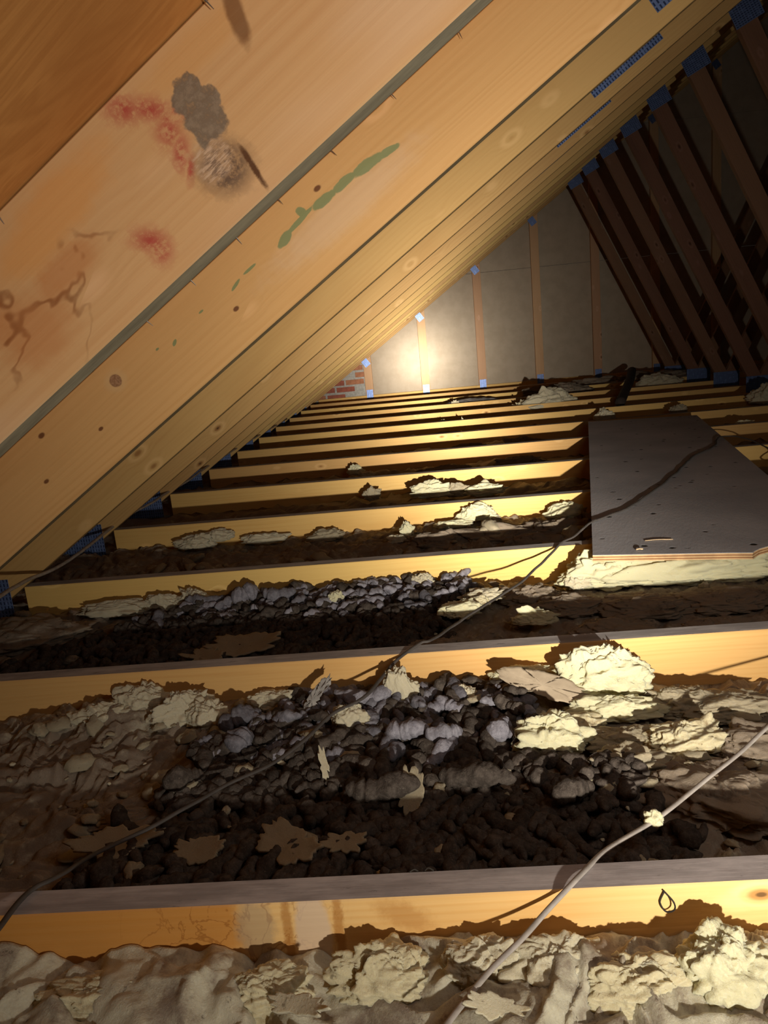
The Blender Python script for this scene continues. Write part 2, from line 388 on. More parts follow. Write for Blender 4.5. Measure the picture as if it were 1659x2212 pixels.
WOOD = dict(
    first=wood('rafter_red_marked_pine', (0.62, 0.35, 0.17), (0.47, 0.20, 0.075), (0.34, 0.30, 0.21), marks=marks_first, pale=(0.66, 0.42, 0.26)),
    second=wood('rafter_green_marked_pine', (0.66, 0.36, 0.15), (0.50, 0.22, 0.07), (0.30, 0.23, 0.13), marks=marks_second),
    rafter=wood('rafter_pine', (0.68, 0.43, 0.155), (0.50, 0.26, 0.075), (0.36, 0.27, 0.14), edge_wood=0.45),
    chord=wood('joist_pine', (0.74, 0.46, 0.155), (0.58, 0.28, 0.065), (0.38, 0.345, 0.33)),
    chord1=wood('joist_stained_pine', (0.74, 0.45, 0.19), (0.58, 0.26, 0.06), (0.40, 0.345, 0.33), marks=marks_joist),
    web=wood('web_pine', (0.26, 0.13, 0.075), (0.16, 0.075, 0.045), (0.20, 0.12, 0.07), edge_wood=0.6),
    stud=wood('gable_stud_pine', (0.64, 0.39, 0.22), (0.48, 0.25, 0.12), (0.35, 0.25, 0.15), edge_wood=0.6),
)
def ply_mat(name, a, b):
    g = G(name, 0.75); oc = g.coords(); p = g.mapping(oc, (2.2, 9, 9))
    n = g.noise(p, 1.0, 4, 0.6, 1.2); r = g.math('MULTIPLY_ADD', g.math('SINE', g.math('MULTIPLY', n, 60.0)), 0.5, 0.5)
    col = g.mix(g.math('MULTIPLY', r, 0.45), a, b); col = g.mix(g.ramp(g.noise(oc, 4.0, 3), 0.45, 0.7, 0, 0.6), col, b)
    fib = g.noise(g.mapping(oc, (8, 300, 300)), 1.0, 3); col = g.mix(g.ramp(fib, 0.5, 0.8, 0, 0.25), col, b)
    g.set(g.b.inputs['Base Color'], col); g.set(g.b.inputs['Normal'], g.bumpn(fib, 0.2, 0.001)); return g.m
M_DECK = ply_mat('roof_plywood', (0.56, 0.26, 0.075), (0.38, 0.15, 0.035))
M_SHEATH = plain('gable_fibreboard', (0.50, 0.41, 0.31), 0.9, scale=9, col2=(0.45, 0.365, 0.27), bscale=200, bump_=0.15)
M_BRICK = plain('red_brick', (0.42, 0.13, 0.085), 0.9, scale=25, col2=(0.30, 0.10, 0.07), bscale=120)
M_BRICK2 = plain('orange_brick', (0.50, 0.22, 0.12), 0.9, scale=25, bscale=120)
M_MORTAR = plain('grey_mortar', (0.52, 0.50, 0.46), 0.95, scale=40)
M_DRYWALL = plain('ceiling_board', (0.20, 0.17, 0.14), 0.95, scale=20)
M_NAIL = plain('nail_steel', (0.45, 0.42, 0.38), 0.4, metallic=0.9, bump_=0.1)
M_DARKNAIL = plain('rusty_steel', (0.035, 0.028, 0.022), 0.8, metallic=0.0, bump_=0.3)
def plate_mat():
    g = G('galvanised_plate', 0.42); g.b.inputs['Metallic'].default_value = 0.55
    oc = g.coords()
    sp = g.sep(oc); a = g.math('ABSOLUTE', g.math('SINE', g.math('MULTIPLY', sp[0], 330.0))); b = g.math('ABSOLUTE', g.math('SINE', g.math('MULTIPLY', sp[2], 250.0)))
    slot = g.math('MULTIPLY', g.ramp(a, 0.75, 0.9), g.ramp(b, 0.35, 0.6))
    c = g.mix(slot, (0.19, 0.27, 0.52), (0.04, 0.06, 0.14))
    c = g.mix(g.ramp(g.noise(oc, 60, 4), 0.5, 0.7, 0, 0.5), c, (0.30, 0.42, 0.80))
    g.set(g.b.inputs['Base Color'], c); g.set(g.b.inputs['Normal'], g.bumpn(g.math('SUBTRACT', 1.0, slot), 0.6, 0.001)); return g.m
M_PLATE = plate_mat()
M_CABLE_W = plain('white_cable_sheath', (0.42, 0.37, 0.33), 0.6, scale=40, bump_=0.15)
M_CABLE_G = plain('grey_cable_sheath', (0.085, 0.072, 0.064), 0.65, scale=40, bump_=0.15)
W_CREAM = wool('insulation_cream', (0.62, 0.54, 0.35), (0.27, 0.185, 0.10), 0.42)
W_YELLOW = wool('insulation_yellow', (0.66, 0.61, 0.40), (0.46, 0.38, 0.23), 0.2)
W_PALE = wool('insulation_pale', (0.60, 0.53, 0.38), (0.36, 0.28, 0.17), 0.35)
W_BROWN = wool('insulation_brown', (0.29, 0.23, 0.17), (0.15, 0.115, 0.085), 0.5)
W_TAN = wool('insulation_tan', (0.38, 0.32, 0.22), (0.22, 0.17, 0.115), 0.3)
W_FIELD = wool('insulation_batt_wool', (0.58, 0.53, 0.40), (0.28, 0.22, 0.165), 0.5, use_attr=True)
def dung(name, a, b, c):
    g = G(name, 0.95); g.b.inputs['Specular IOR Level'].default_value = 0.08
    oc = g.coords(); rnd = g.n('ShaderNodeObjectInfo').outputs['Random']
    gp = g.n('ShaderNodeNewGeometry').outputs['Position']
    n = g.noise(gp, 90, 5, 0.7); col = g.mix(g.ramp(n, 0.35, 0.65), a, b)
    col = g.mix(g.ramp(g.noise(gp, 300, 3, 0.7), 0.58, 0.72, 0, 0.7), col, c)
    hs = g.n('ShaderNodeHueSaturation'); g.set(hs.inputs['Value'], g.math('MULTIPLY_ADD', rnd, 0.7, 0.65)); g.set(hs.inputs['Color'], col)
    g.set(g.b.inputs['Base Color'], hs.outputs[0])
    b1 = g.bumpn(g.noise(gp, 500, 4, 0.75), 0.5, 0.0015); g.set(g.b.inputs['Normal'], g.bumpn(g.noise(gp, 130, 4, 0.7), 0.6, 0.004, b1)); return g.m
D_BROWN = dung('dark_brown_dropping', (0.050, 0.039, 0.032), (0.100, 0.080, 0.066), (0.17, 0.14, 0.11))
D_GREY_LIT = dung('grey_lit_dropping', (0.155, 0.145, 0.165), (0.255, 0.24, 0.265), (0.11, 0.09, 0.085))  # painted light: grey for droppings in the lit rear, brown for the shaded front

# ------------------------------------------------------------------ the setting
def build_setting():
    deck = empty('ceiling_left'); tag(deck, kind='structure')
    ang = math.atan(PITCH); off = RW + 0.001
    def panel(u0, u1, y0, y1, mirror=False):
        me = box_me(u0, u1, 0, y1 - y0, 0, 0.0115, 0.0008)
        return me
    L = (AX - HX) / CS + RW * SN / CS
    # four rows of panels up the slope, staggered across the trusses
    for side, parent in ((0, deck),):
        u = -0.45; r = 0
        while u < L - 0.01:
            u1 = min(u + 1.216, L); y = -1.3 - (1.22 if r % 2 else 0)
            while y < YG + TH:
                ya, yb = max(y + 0.0015, -1.2), min(y + 2.4385, YG + TH + 0.06)
                if yb - ya > 0.05:
                    o = link('sheathing_panel', box_me(u + 0.001, u1 - 0.001, 0, yb - ya, 0, 0.0115, 0.0008), M_DECK, deck)
                    o.rotation_euler = (0, -ang, 0); o.location = (HX - off * SN, ya, off * CS)
                y += 2.44
            u += 1.219; r += 1
    # nail tips poking through beside the rafters
    for (s, k, dy) in ((1.42, 1, -0.02), (1.30, 1, -0.012), (1.19, 1, -0.018), (1.10, 1, -0.01), (1.00, 1, -0.015), (0.90, 1, -0.012), (1.02, 0, -0.01), (1.26, 0, -0.015), (1.55, 1, -0.015), (1.3, 2, -0.015), (1.7, 2, -0.012)):
        bm = bmesh.new(); bmesh.ops.create_cone(bm, segments=6, radius1=0.0016, radius2=0.0003, depth=0.018, cap_ends=True)
        me = bpy.data.meshes.new('nail'); bm.to_mesh(me); bm.free()
        o = link('nail', me, M_NAIL, deck); t = RW - 0.006
        o.location = (HX + s * CS - t * SN, YK(k) + dy, s * SN + t * CS); o.rotation_euler = (random.uniform(-.3, .3), math.pi - ang + random.uniform(-.2, .2), 0)
    right = empty('ceiling_right'); tag(right, kind='structure')
    for r in range(5):
        u0, u1 = -0.45 + 1.219 * r, min(-0.45 + 1.219 * r + 1.216, L)
        for q in range(4):
            ya = -1.2 + 2.44 * q; yb = min(ya + 2.437, YG + TH + 0.06)
            if yb <= ya: continue
            o = link('sheathing_panel', box_me(-u1, -u0, 0, yb - ya, 0, 0.0115, 0.0008), M_DECK, right)
            o.rotation_euler = (0, ang, 0); o.location = (2 * AX - HX + off * SN, ya, off * CS)
    fl = empty('floor'); tag(fl, kind='structure')
    for q in range(8):
        x0 = -1.6 + 1.42 * q
        link('ceiling_board', box_me(x0 + .001, x0 + 1.418, -1.2, YG + 0.1, FLOOR_Z - 0.0125, FLOOR_Z, 0.0005), M_DRYWALL, fl)
    # gable wall: fibreboard panels behind the end truss
    wb = empty('wall_back'); tag(wb, kind='structure')
    yb = YG + TH + 0.002
    def roof_z(x): return (min(x, 2 * AX - x) - HX) * PITCH + RW / CS
    edges = [-0.56, 0.62, 1.81, 3.0, 4.2, 5.4, 6.6, 7.8, 9.0]
    for i in range(len(edges) - 1):
        xa, xb = edges[i] + 0.0015, edges[i + 1] - 0.0015
        for (za, zb) in ((-0.1, 1.118), (1.121, 2.338), (2.341, 3.9)):
            N = 8; xs = np.linspace(xa, xb, N + 1); top = [min(zb, roof_z(x)) for x in xs]
            pts = [(x, za) for x in xs if roof_z(x) > za + 0.005]
            if len(pts) < 2: continue
            poly = [(x, za) for x, _ in pts] + [(x, min(zb, roof_z(x))) for x, _ in reversed(pts)]
            me = prism_y(poly, yb, yb + 0.012, (0, 0), 0, 0.0)
            o = link('fibreboard_panel', me, M_SHEATH, wb); o.location = (0, yb, 0)
    # two whitish rub marks of old paint, high on the gable
    wbr = empty('wall_brick'); tag(wbr, kind='structure')
    mort = prism_y([(-1.3, -0.1), (-0.562, -0.1), (-0.562, 0.53), (-1.3, 0.04)], 0, 0.03, (0, 0), 0, 0)
    o = link('mortar', mort, M_MORTAR, wbr); o.location = (0, yb + 0.0015, 0)
    bme = {}
    for row in range(9):
        z = -0.09 + row * 0.071
        x = -1.33 + (0.105 if row % 2 else 0.0)
        while x < -0.57:
            xa, xb = x, min(x + 0.195, -0.565)
            zt = z + 0.055
            if xb - xa > 0.03 and zt < (xb - HX) * PITCH + 0.18:
                key = round(xb - xa, 3)
                if key not in bme: bme[key] = [link_me(box_me(0, xb - xa, 0, 0.03, 0, 0.055, 0.003), mm) for mm in (M_BRICK, M_BRICK2)]
                b = bpy.data.objects.new('brick', bme[key][1 if random.random() < 0.35 else 0]); COL.objects.link(b)
                b.parent = wbr; b.location = (xa, yb - 0.001 + random.uniform(0, .003), z + random.uniform(-.002, .002)); b.rotation_euler = (0, random.uniform(-.01, .01), 0)
            x += 0.21
    # low boards closing the eaves, behind the joist ends
    for nm, xx in (('wall_left', HX - 0.43), ('wall_right', 2 * AX - HX + 0.43)):
        wl = link(nm, box_me(xx - .006, xx + .006, -1.2, YG + .05, FLOOR_Z - .3, 0.02, .001), M_DECK); tag(wl, kind='structure')
    wl = link('floor_eave', box_me(HX - .44, HX - .30, -1.2, YG + .05, FLOOR_Z - .31, FLOOR_Z - .30, .001), M_DECK); tag(wl, kind='structure')
def link_me(me, mat):
    me.materials.append(mat); return me
build_setting()

# ------------------------------------------------------------------ trusses
def plate(parent, cx, cz, wd, ht, ang=0.0, y=-0.0012, side=-1):
    me = box_me(-wd / 2, wd / 2, 0, 0.0012, -ht / 2, ht / 2, 0.0003)
    o = link('nail_plate', me, M_PLATE, parent); o.location = (cx, y, cz); o.rotation_euler = (0, -ang, 0); return o
def member(name, pts, origin, ang, mat, parent, y0=0.0, me=None):
    if me is None: me = prism_y(pts, 0, TH, origin, ang)
    o = link(name, me, mat, parent); o.location = (origin[0], y0, origin[1]); o.rotation_euler = (0, -ang, 0); return o
A = math.atan(PITCH); AV = RW / CS
def strip(p, q, wd):
    """four corners of a straight member between two points of its axis"""
    d = np.array(q, float) - np.array(p, float); d /= np.linalg.norm(d); n = np.array([-d[1], d[0]]) * wd / 2
    p = np.array(p, float); q = np.array(q, float)
    return [tuple(p - n), tuple(q - n), tuple(q + n), tuple(p + n)], math.atan2(d[1], d[0])
def roofline(x): return (x - HX) * PITCH
TRUSS_LABELS = [
 'roof truss nearest the camera, its rafter carrying a red smear and grey knot stain',
 'roof truss with green paint and a large round knot on its rafter',
 'third roof truss from the camera, its joist end rising beside the pile of grey droppings',
 'fourth roof truss from the camera, pale insulation lumps against its joist',
 'fifth roof truss from the camera, joist behind the brightest torn insulation scraps',
 'sixth roof truss from the camera, its joist passing under the middle of the grey board',
 'seventh roof truss from the camera, joist just beyond the grey board',
 'eighth roof truss from the camera, between the board and the far insulation clumps',
 'ninth roof truss from the camera, its joist in front of the large far insulation clump',
 'tenth roof truss from the camera, fourth from the gable end',
 'eleventh roof truss from the camera, third from the gable end',
 'roof truss second from the gable end, its joist a thin bright line',
]
def truss(k):
    t = empty('roof_truss', (0, YK(k), 0)); tag(t, TRUSS_LABELS[k], 'truss', 'roof trusses across the attic')
    Wf = WOOD['first'] if k == 0 else WOOD['second'] if k == 1 else WOOD['rafter']
    Wc = WOOD['chord1'] if k == 0 else WOOD['chord']
    xr = 2 * AX - HX
    jz = 0.0
    bc = member('bottom_chord', [(HX + 0.0, -CH), (xr, -CH), (xr, 0), (HX - 0.0, 0)], (HX, 0), 0, Wc, t)
    # heels are clipped by the slope
    e = 0.0005
    member('rafter', [(HX - 0.42, roofline(HX - 0.42) + 0.0), (AX - e, roofline(AX)), (AX - e, roofline(AX) + AV), (HX - 0.42, roofline(HX - 0.42) + AV)], (HX, 0), A, Wf, t)
    member('rafter', [(AX + e, roofline(AX)), (xr + 0.42, roofline(HX - 0.42)), (xr + 0.42, roofline(HX - 0.42) + AV), (AX + e, roofline(AX) + AV)], (xr, 0), -A, WOOD['rafter'], t)
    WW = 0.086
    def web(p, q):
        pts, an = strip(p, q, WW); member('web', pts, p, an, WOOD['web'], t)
    for mx in (0, 1):
        f = (lambda x: 2 * AX - x) if mx else (lambda x: x)
        web((f(2.345), 0.046), (f(1.50), roofline(1.50) - 0.022))
        web((f(2.415), 0.046), (f(4.14), roofline(4.14) - 0.10))
        plate(t, f(2.38), 0.005, 0.20, 0.115)
        sg = -1 if mx else 1
        plate(t, f(1.505), roofline(1.505) - 0.012, 0.10, 0.13, sg * math.radians(-64))
        plate(t, f(HX + 0.5 - 0.72), -0.045 if False else -0.035, 0.36, 0.12, 0)
        s0 = 2.185
        cx, cz = HX + s0 * CS - 0.068 * SN, s0 * SN + 0.068 * CS
        plate(t, f(cx), cz, 0.245, 0.075, sg * A)
    plate(t, AX, roofline(AX) + 0.02, 0.22, 0.16)
    return t
trusses = [truss(k) for k in range(12)]
def gable_truss():
    t = empty('gable_truss', (0, YG, 0)); tag(t, 'gable end truss with upright studs against the brown fibreboard wall', 'truss')
    xr = 2 * AX - HX
    member('bottom_chord', [(HX, -0.09), (xr, -0.09), (xr, 0), (HX, 0)], (HX, 0), 0, WOOD['chord'], t)
    member('rafter', [(HX - 0.3, roofline(HX - 0.3)), (AX - .0005, roofline(AX)), (AX - .0005, roofline(AX) + AV), (HX - 0.3, roofline(HX - 0.3) + AV)], (HX, 0), A, WOOD['rafter'], t)
    member('rafter', [(AX + .0005, roofline(AX)), (xr + 0.3, roofline(HX - 0.3)), (xr + 0.3, roofline(HX - 0.3) + AV), (AX + .0005, roofline(AX) + AV)], (xr, 0), -A, WOOD['rafter'], t)
    for i in range(16):
        x0 = -0.60 + 0.5905 * i; x1 = x0 + 0.083
        if x0 > xr - 0.4: break
        def h(x): return roofline(min(x, 2 * AX - x)) - 0.0008
        poly = [(x0, 0.0008), (x1, 0.0008), (x1, h(x1)), (x0, h(x0))]
        # long axis of the stud is local x
        me = prism_y(poly, 0, TH, (x0, 0), math.pi / 2)
        o = link('gable_stud', me, WOOD['stud'], t); o.location = (x0, 0, 0); o.rotation_euler = (0, -math.pi / 2, 0)
        plate(t, x0 + 0.042, 0.010, 0.068, 0.095)
        plate(t, x0 + 0.030, h(x0) - 0.012, 0.065, 0.075, A if x0 < AX else -A)
gable_truss()

# ------------------------------------------------------------------ insulation batts lying between the joists
def heightfield(name, x0, x1, y0, y1, step, hf, label, cat='insulation', group=None):
    nx = int((x1 - x0) / step) + 1; ny = int((y1 - y0) / step) + 1
    X, Yy = np.meshgrid(np.linspace(x0, x1, nx), np.linspace(y0, y1, ny), indexing='ij')
    X = X.ravel(); Yy = Yy.ravel()
    z, dirt, dg = hf(X, Yy)
    # sideways folds, none at the rim
    P = np.stack([X * 14, Yy * 14, z * 0 + 3.3], 1)
    m = sstep(0, 0.03, X - x0) * sstep(0, 0.03, x1 - X) * sstep(0, 0.025, Yy - y0) * sstep(0, 0.025, y1 - Yy)
    Xd = X + m * 0.014 * noise(P) ; Yd = Yy + m * 0.014 * noise(P + 50)
    V = np.stack([Xd, Yd, z], 1)
    idx = np.arange(nx * ny).reshape(nx, ny)
    F = np.stack([idx[:-1, :-1], idx[1:, :-1], idx[1:, 1:], idx[:-1, 1:]], -1).reshape(-1, 4)
    # closed body: rim wall and underside
    rim = np.concatenate([idx[:, 0], idx[-1, 1:], idx[-2::-1, -1], idx[0, -2:0:-1]])
    b0 = len(V); B = V[rim].copy(); B[:, 2] = FLOOR_Z + 0.0005
    V = np.vstack([V, B, [[(x0 + x1) / 2, (y0 + y1) / 2, FLOOR_Z + 0.0005]]])
    n = len(rim); i = np.arange(n); j = (i + 1) % n
    F2 = np.stack([rim[j], rim[i], b0 + i, b0 + j], 1)
    me = mesh_np(name, V, np.vstack([F, F2]))
    full = np.zeros((len(V), 3)); full[:len(dirt), 0] = dirt; full[:len(dirt), 1] = dg
    full[len(dirt):, 0] = 1
    set_color(me, 'dirt', full)
    o = link(name, me, W_FIELD); tag(o, label, cat, group); return o

def flakes(P, n=7.0):
    """overlapping torn layers: slow rise, sudden drop"""
    s_ = fbm(P, 2) * n; f = s_ - np.floor(s_); return f ** 1.6 * (1 - sstep(0.70, 1.0, f))
def crumple(X, Y, sc=1.0, seed=0.0):
    P = np.stack([X * 7, Y * 7, X * 0 + seed], 1)
    Wp = np.stack([noise(P * 1.1), noise(P * 1.1 + 9), noise(P * 1.1 + 21)], 1) * 0.8
    bil = np.abs(noise(P * 1.6 + Wp)) + 0.5 * np.abs(noise(P * 3.7 + Wp + 5))
    fl = flakes(P * 1.1 + Wp * .7 + 3, 5.0); fl2 = flakes(P * 2.6 + Wp + 13, 4.0)
    d = ridge(P * 2.2 + Wp * 1.6, 3); n = fbm(P * 7 + Wp, 3)
    return sc * (0.032 * (bil - .35) + 0.013 * (fl - .35) + 0.004 * (fl2 - .35) + 0.006 * (d - 0.45) + 0.007 * n)
def h0(X, Y):
    edge = np.interp(X, [-.9, -.45, -.32, -.25, -.2, -.15, -.11, -.05, 0.0, .05, .1, .15, .2, .24, .28, .4, .6], [-.05, -.048, -.047, -.052, -.055, -.053, -.066, -.050, -.045, -.048, -.046, -.050, -.055, -.046, -.058, -.06, -.06])
    z = edge - 0.003 + 1.15 * crumple(X * .62, Y * .62, 1, 1.5) - 0.02 * sstep(0.62, 0.3, Y)
    q = fbm(np.stack([X * 12, Y * 12, X * 0 + 8], 1), 3)
    dirt = 0.34 + 0.75 * q + 0.12 * sstep(.02, .3, X) * (q > 0) + 0.35 * bump(X, -0.07, 0.05)  # soiling, plus extra brown painted in for shadow pockets
    return np.minimum(z, -0.018), dirt, 0.35 * bump(X, .02, .05) * (q > 0.05)
def mask_bay1(X, Y):
    """where the droppings lie in the first open bay"""
    n = fbm(np.stack([X * 8, Y * 8, X * 0 + 2], 1), 3) * 0.10
    right = np.interp(Y, [.75, .9, 1.0, 1.1, 1.2, 1.28], [.30, .27, .20, .16, .15, .12])
    left = np.interp(Y, [.75, .9, 1.0, 1.1, 1.2, 1.28], [-.55, -.45, -.42, -.40, -.34, -.30])
    return sstep(-0.03, 0.05, X - left + n) * sstep(-0.03, 0.05, right - X + n)
def h1(X, Y):
    m = mask_bay1(X, Y)
    back = np.interp(X, [-1.2, -.8, -.62, -.5, -.38, -.25, .12, .2, .35, .45, .6, .9], [-.09, -.085, -.07, -.06, -.068, -.075, -.072, -.07, -.078, -.098, -.085, -.08])
    z = -0.088 + (back + 0.088) * sstep(1.05, 1.27, Y)
    z = z + 0.020 * bump(X, -.66, .20) * sstep(.85, 1.1, Y) + 0.012 * m * bump(Y, 1.12, .16) + crumple(X, Y, 0.85, 7.7) * (1 - 0.6 * m)
    z = z + 0.028 * bump(X, .33, .09) * bump(Y, .96, .07) + 0.018 * bump(X, .2, .07) * bump(Y, .95, .05)
    q = fbm(np.stack([X * 7, Y * 7, X * 0 + 3], 1), 3)
    dirt = 0.78 + 0.25 * q + 0.1 * m - 0.22 * bump(X, .38, .14) * sstep(1.0, 1.15, Y) - .28 * bump(X, -.62, .15) * sstep(1.1, 1.25, Y)
    return np.minimum(z, -0.03), dirt, m
def mask_bay2(X, Y):
    n = fbm(np.stack([X * 7, Y * 7, X * 0 + 12], 1), 3) * 0.14
    right = np.interp(Y, [1.35, 1.5, 1.6, 1.75, 1.87], [-.02, -.02, .02, .10, .12])
    left = np.interp(Y, [1.35, 1.5, 1.6, 1.75, 1.87], [-.95, -.95, -.9, -.78, -.55])
    return sstep(-0.03, 0.06, X - left + n) * sstep(-0.03, 0.06, right - X + n)
def h2(X, Y):
    m = mask_bay2(X, Y)
    z = -0.088 + 0.018 * m * sstep(1.6, 1.85, Y) + crumple(X, Y, 0.8, 17.7) * (1 - 0.6 * m) + 0.012 * bump(X, -1.05, .15)
    q = fbm(np.stack([X * 6, Y * 6, X * 0 + 3], 1), 3)
    return np.minimum(z, -0.035), 0.85 + 0.2 * q - 0.12 * bump(X, .3, .3), m
def far(base, dirt0, seed):
    def f(X, Y):
        z = base + crumple(X * 0.8, Y * 0.8, 1.1, seed) + 0.012 * bump(X, .2, .5)
        q = fbm(np.stack([X * 5, Y * 5, X * 0 + seed], 1), 3)
        return np.clip(z, FLOOR_Z + 0.004, -0.02), dirt0 + 0.2 * q, X * 0
    return f
BG = 'insulation batts between the joists'
heightfield('insulation_batt', -0.75, 0.62, 0.30, Y1 - 0.002, 0.0032, h0, 'cream and brown crumpled insulation batt in front of the nearest joist')
heightfield('insulation_batt', -1.10, 0.95, YK(0) + TH + .002, YK(1) - .002, 0.0042, h1, 'brown soiled insulation mat under the droppings between the two nearest joists')
heightfield('insulation_batt', -1.42, 1.35, YK(1) + TH + .002, YK(2) - .002, 0.0058, h2, 'dark soiled insulation mat between the second and third joists')
heightfield('insulation_batt', -1.40, 1.8, YK(2) + TH + .002, YK(3) - .002, 0.0075, far(-.078, .72, 31.), 'brown ragged insulation mat in front of the fourth joist, running under the grey board')
FAR_L = ['dark insulation mat in the shadow between the fourth and fifth joists', 'shadowed insulation mat between the fifth and sixth joists', 'shadowed insulation mat between the sixth and seventh joists',
 'shadowed insulation mat between the seventh and eighth joists, beyond the grey board', 'shadowed insulation mat between the eighth and ninth joists', 'shadowed insulation mat between the ninth and tenth joists',
 'shadowed insulation mat between the tenth and eleventh joists', 'shadowed insulation mat between the eleventh and twelfth joists', 'shadowed insulation mat against the gable end truss']
for k in range(3, 12):
    heightfield('insulation_batt', -1.38, 4.2, YK(k) + TH + .002, YK(k + 1) - .002, 0.022, far(-.09, .85, 40. + k), FAR_L[k - 3])

# ------------------------------------------------------------------ torn insulation tufts
def tuft_mesh(name, size, seed, mat, spikes=6, flat=0.0, layers=0.07, nu=96, nv=60, spike=0.45):
    r = np.random.default_rng(seed)
    th = np.linspace(0, 2 * np.pi, nu, endpoint=False); ph = np.linspace(0.02, np.pi - 0.02, nv)
    T, Ph = np.meshgrid(th, ph, indexing='ij'); T = T.ravel(); Ph = Ph.ravel()
    D = np.stack([np.sin(Ph) * np.cos(T), np.sin(Ph) * np.sin(T), np.cos(Ph)], 1)
    so = seed * 13.7
    Wp = np.stack([noise(D * 1.7 + so), noise(D * 1.7 + so + 40), noise(D * 1.7 + so + 80)], 1)
    R = 1 + 0.50 * fbm(D * 1.3 + so, 3) + 0.34 * (np.abs(noise(D * 2.2 + Wp + so)) - 0.3) + 0.05 * np.abs(noise(D * 5.0 + Wp * 2 + so)) + 0.05 * (ridge(D * 2.4 + Wp * 1.2 + so, 2) - 0.45) + 0.025 * fbm(D * 9 + Wp * 2 + so, 3)
    s = fbm(D * 1.3 + Wp * 0.8 + so + 5, 2) * 4.6; saw = s - np.floor(s); R = R + (layers + .05) * saw ** 1.4 * (1 - sstep(.74, 1, saw))
    for i in range(spikes):
        d = r.normal(size=3); d[2] = abs(d[2]) * 1.1; d /= np.linalg.norm(d)
        ca = D @ d; R = R + r.uniform(.4, 1) * spike * np.exp(-(np.arccos(np.clip(ca, -1, 1)) / r.uniform(.10, .22)) ** 2)
    V = D * R[:, None] * np.array(size) * 0.5
    V[:, 2] = np.where(V[:, 2] < 0, V[:, 2] * 0.45, V[:, 2])
    idx = np.arange(nu * nv).reshape(nu, nv); nxt = np.roll(idx, -1, axis=0)
    F = np.stack([idx[:, :-1], idx[:, 1:], nxt[:, 1:], nxt[:, :-1]], -1).reshape(-1, 4)
    c = len(V); V = np.vstack([V, [V[idx[:, 0]].mean(0)], [V[idx[:, -1]].mean(0)]])
    me = bpy.data.meshes.new(name)
    faces = F.tolist() + [(int(idx[i, 0]), int(idx[(i + 1) % nu, 0]), c) for i in range(nu)] + [(int(idx[(i + 1) % nu, -1]), int(idx[i, -1]), c + 1) for i in range(nu)]
    faces = [tuple(f) for f in faces]
    me.from_pydata(V.tolist(), [], faces); me.materials.append(mat)
    me.polygons.foreach_set('use_smooth', np.ones(len(me.polygons), bool)); me.update()
    return me
def tuft(x, y, z, size, seed, mat, label, rot=0.0, tilt=(0, 0), group=None, **k):
    o = link('insulation_tuft', tuft_mesh('tuft', size, seed, mat, **k)); o.location = (x, y, z); o.rotation_euler = (tilt[0], tilt[1], rot)
    tag(o, label, 'insulation', group); return o
def scrap(x, y, z, size, seed, mat, label, rot=0.0, tilt=(0, 0), thick=0.004, name='insulation_scrap', cat='insulation', pts=None, ragged=0.45, curl=0.15):
    """thin torn sheet with an irregular outline, real thickness and a slight curl"""
    r = np.random.default_rng(seed); nA = 72; nR = 7
    a = np.linspace(0, 2 * np.pi, nA, endpoint=False)
    if pts is None:
        rad = 1 + ragged * fbm(np.stack([np.cos(a) * 2.2, np.sin(a) * 2.2, a * 0 + seed * 3.1], 1), 3) * 2
        out = np.stack([np.cos(a) * rad, np.sin(a) * rad], 1)
    else:
        pp = np.array(pts, float); pp = np.vstack([pp, pp[:1]]); dl = np.r_[0, np.cumsum(np.linalg.norm(np.diff(pp, axis=0), axis=1))]
        tt = np.linspace(0, dl[-1], nA, endpoint=False); out = np.stack([np.interp(tt, dl, pp[:, 0]), np.interp(tt, dl, pp[:, 1])], 1)
        out += 0.04 * r.normal(size=out.shape)
    V = []
    for q in range(nR + 1):
        V.append(np.hstack([out * (q / nR) * np.array(size) * 0.5, np.zeros((nA, 1))]))
    V = np.vstack(V); P = V * 40 + seed
    V[:, 2] = curl * size[0] * ((V[:, 0] / size[0]) ** 2 * 2) + 0.10 * size[1] * fbm(P * 0.7, 3)
    B = V.copy(); B[:, 2] -= thick; n = len(V)
    def ring(q, base): return base + q * nA
    faces = []
    for q in range(1, nR + 1):
        for i in range(nA):
            j = (i + 1) % nA
            if q == 1: faces.append((0, ring(1, 0) + i, ring(1, 0) + j)); faces.append((n, n + nA + j, n + nA + i))
            else:
                faces.append((ring(q - 1, 0) + i, ring(q, 0) + i, ring(q, 0) + j, ring(q - 1, 0) + j))
                faces.append((n + ring(q - 1, 0) + j, n + ring(q, 0) + j, n + ring(q, 0) + i, n + ring(q - 1, 0) + i))
    for i in range(nA):
        j = (i + 1) % nA; faces.append((ring(nR, 0) + i, n + ring(nR, 0) + i, n + ring(nR, 0) + j, ring(nR, 0) + j))
    me = bpy.data.meshes.new(name); me.from_pydata(np.vstack([V, B]).tolist(), [], faces); me.materials.append(mat)
    me.polygons.foreach_set('use_smooth', np.ones(len(me.polygons), bool)); me.update()
    o = link(name, me); o.location = (x, y, z); o.rotation_euler = (tilt[0], tilt[1], rot); tag(o, label, cat); return o

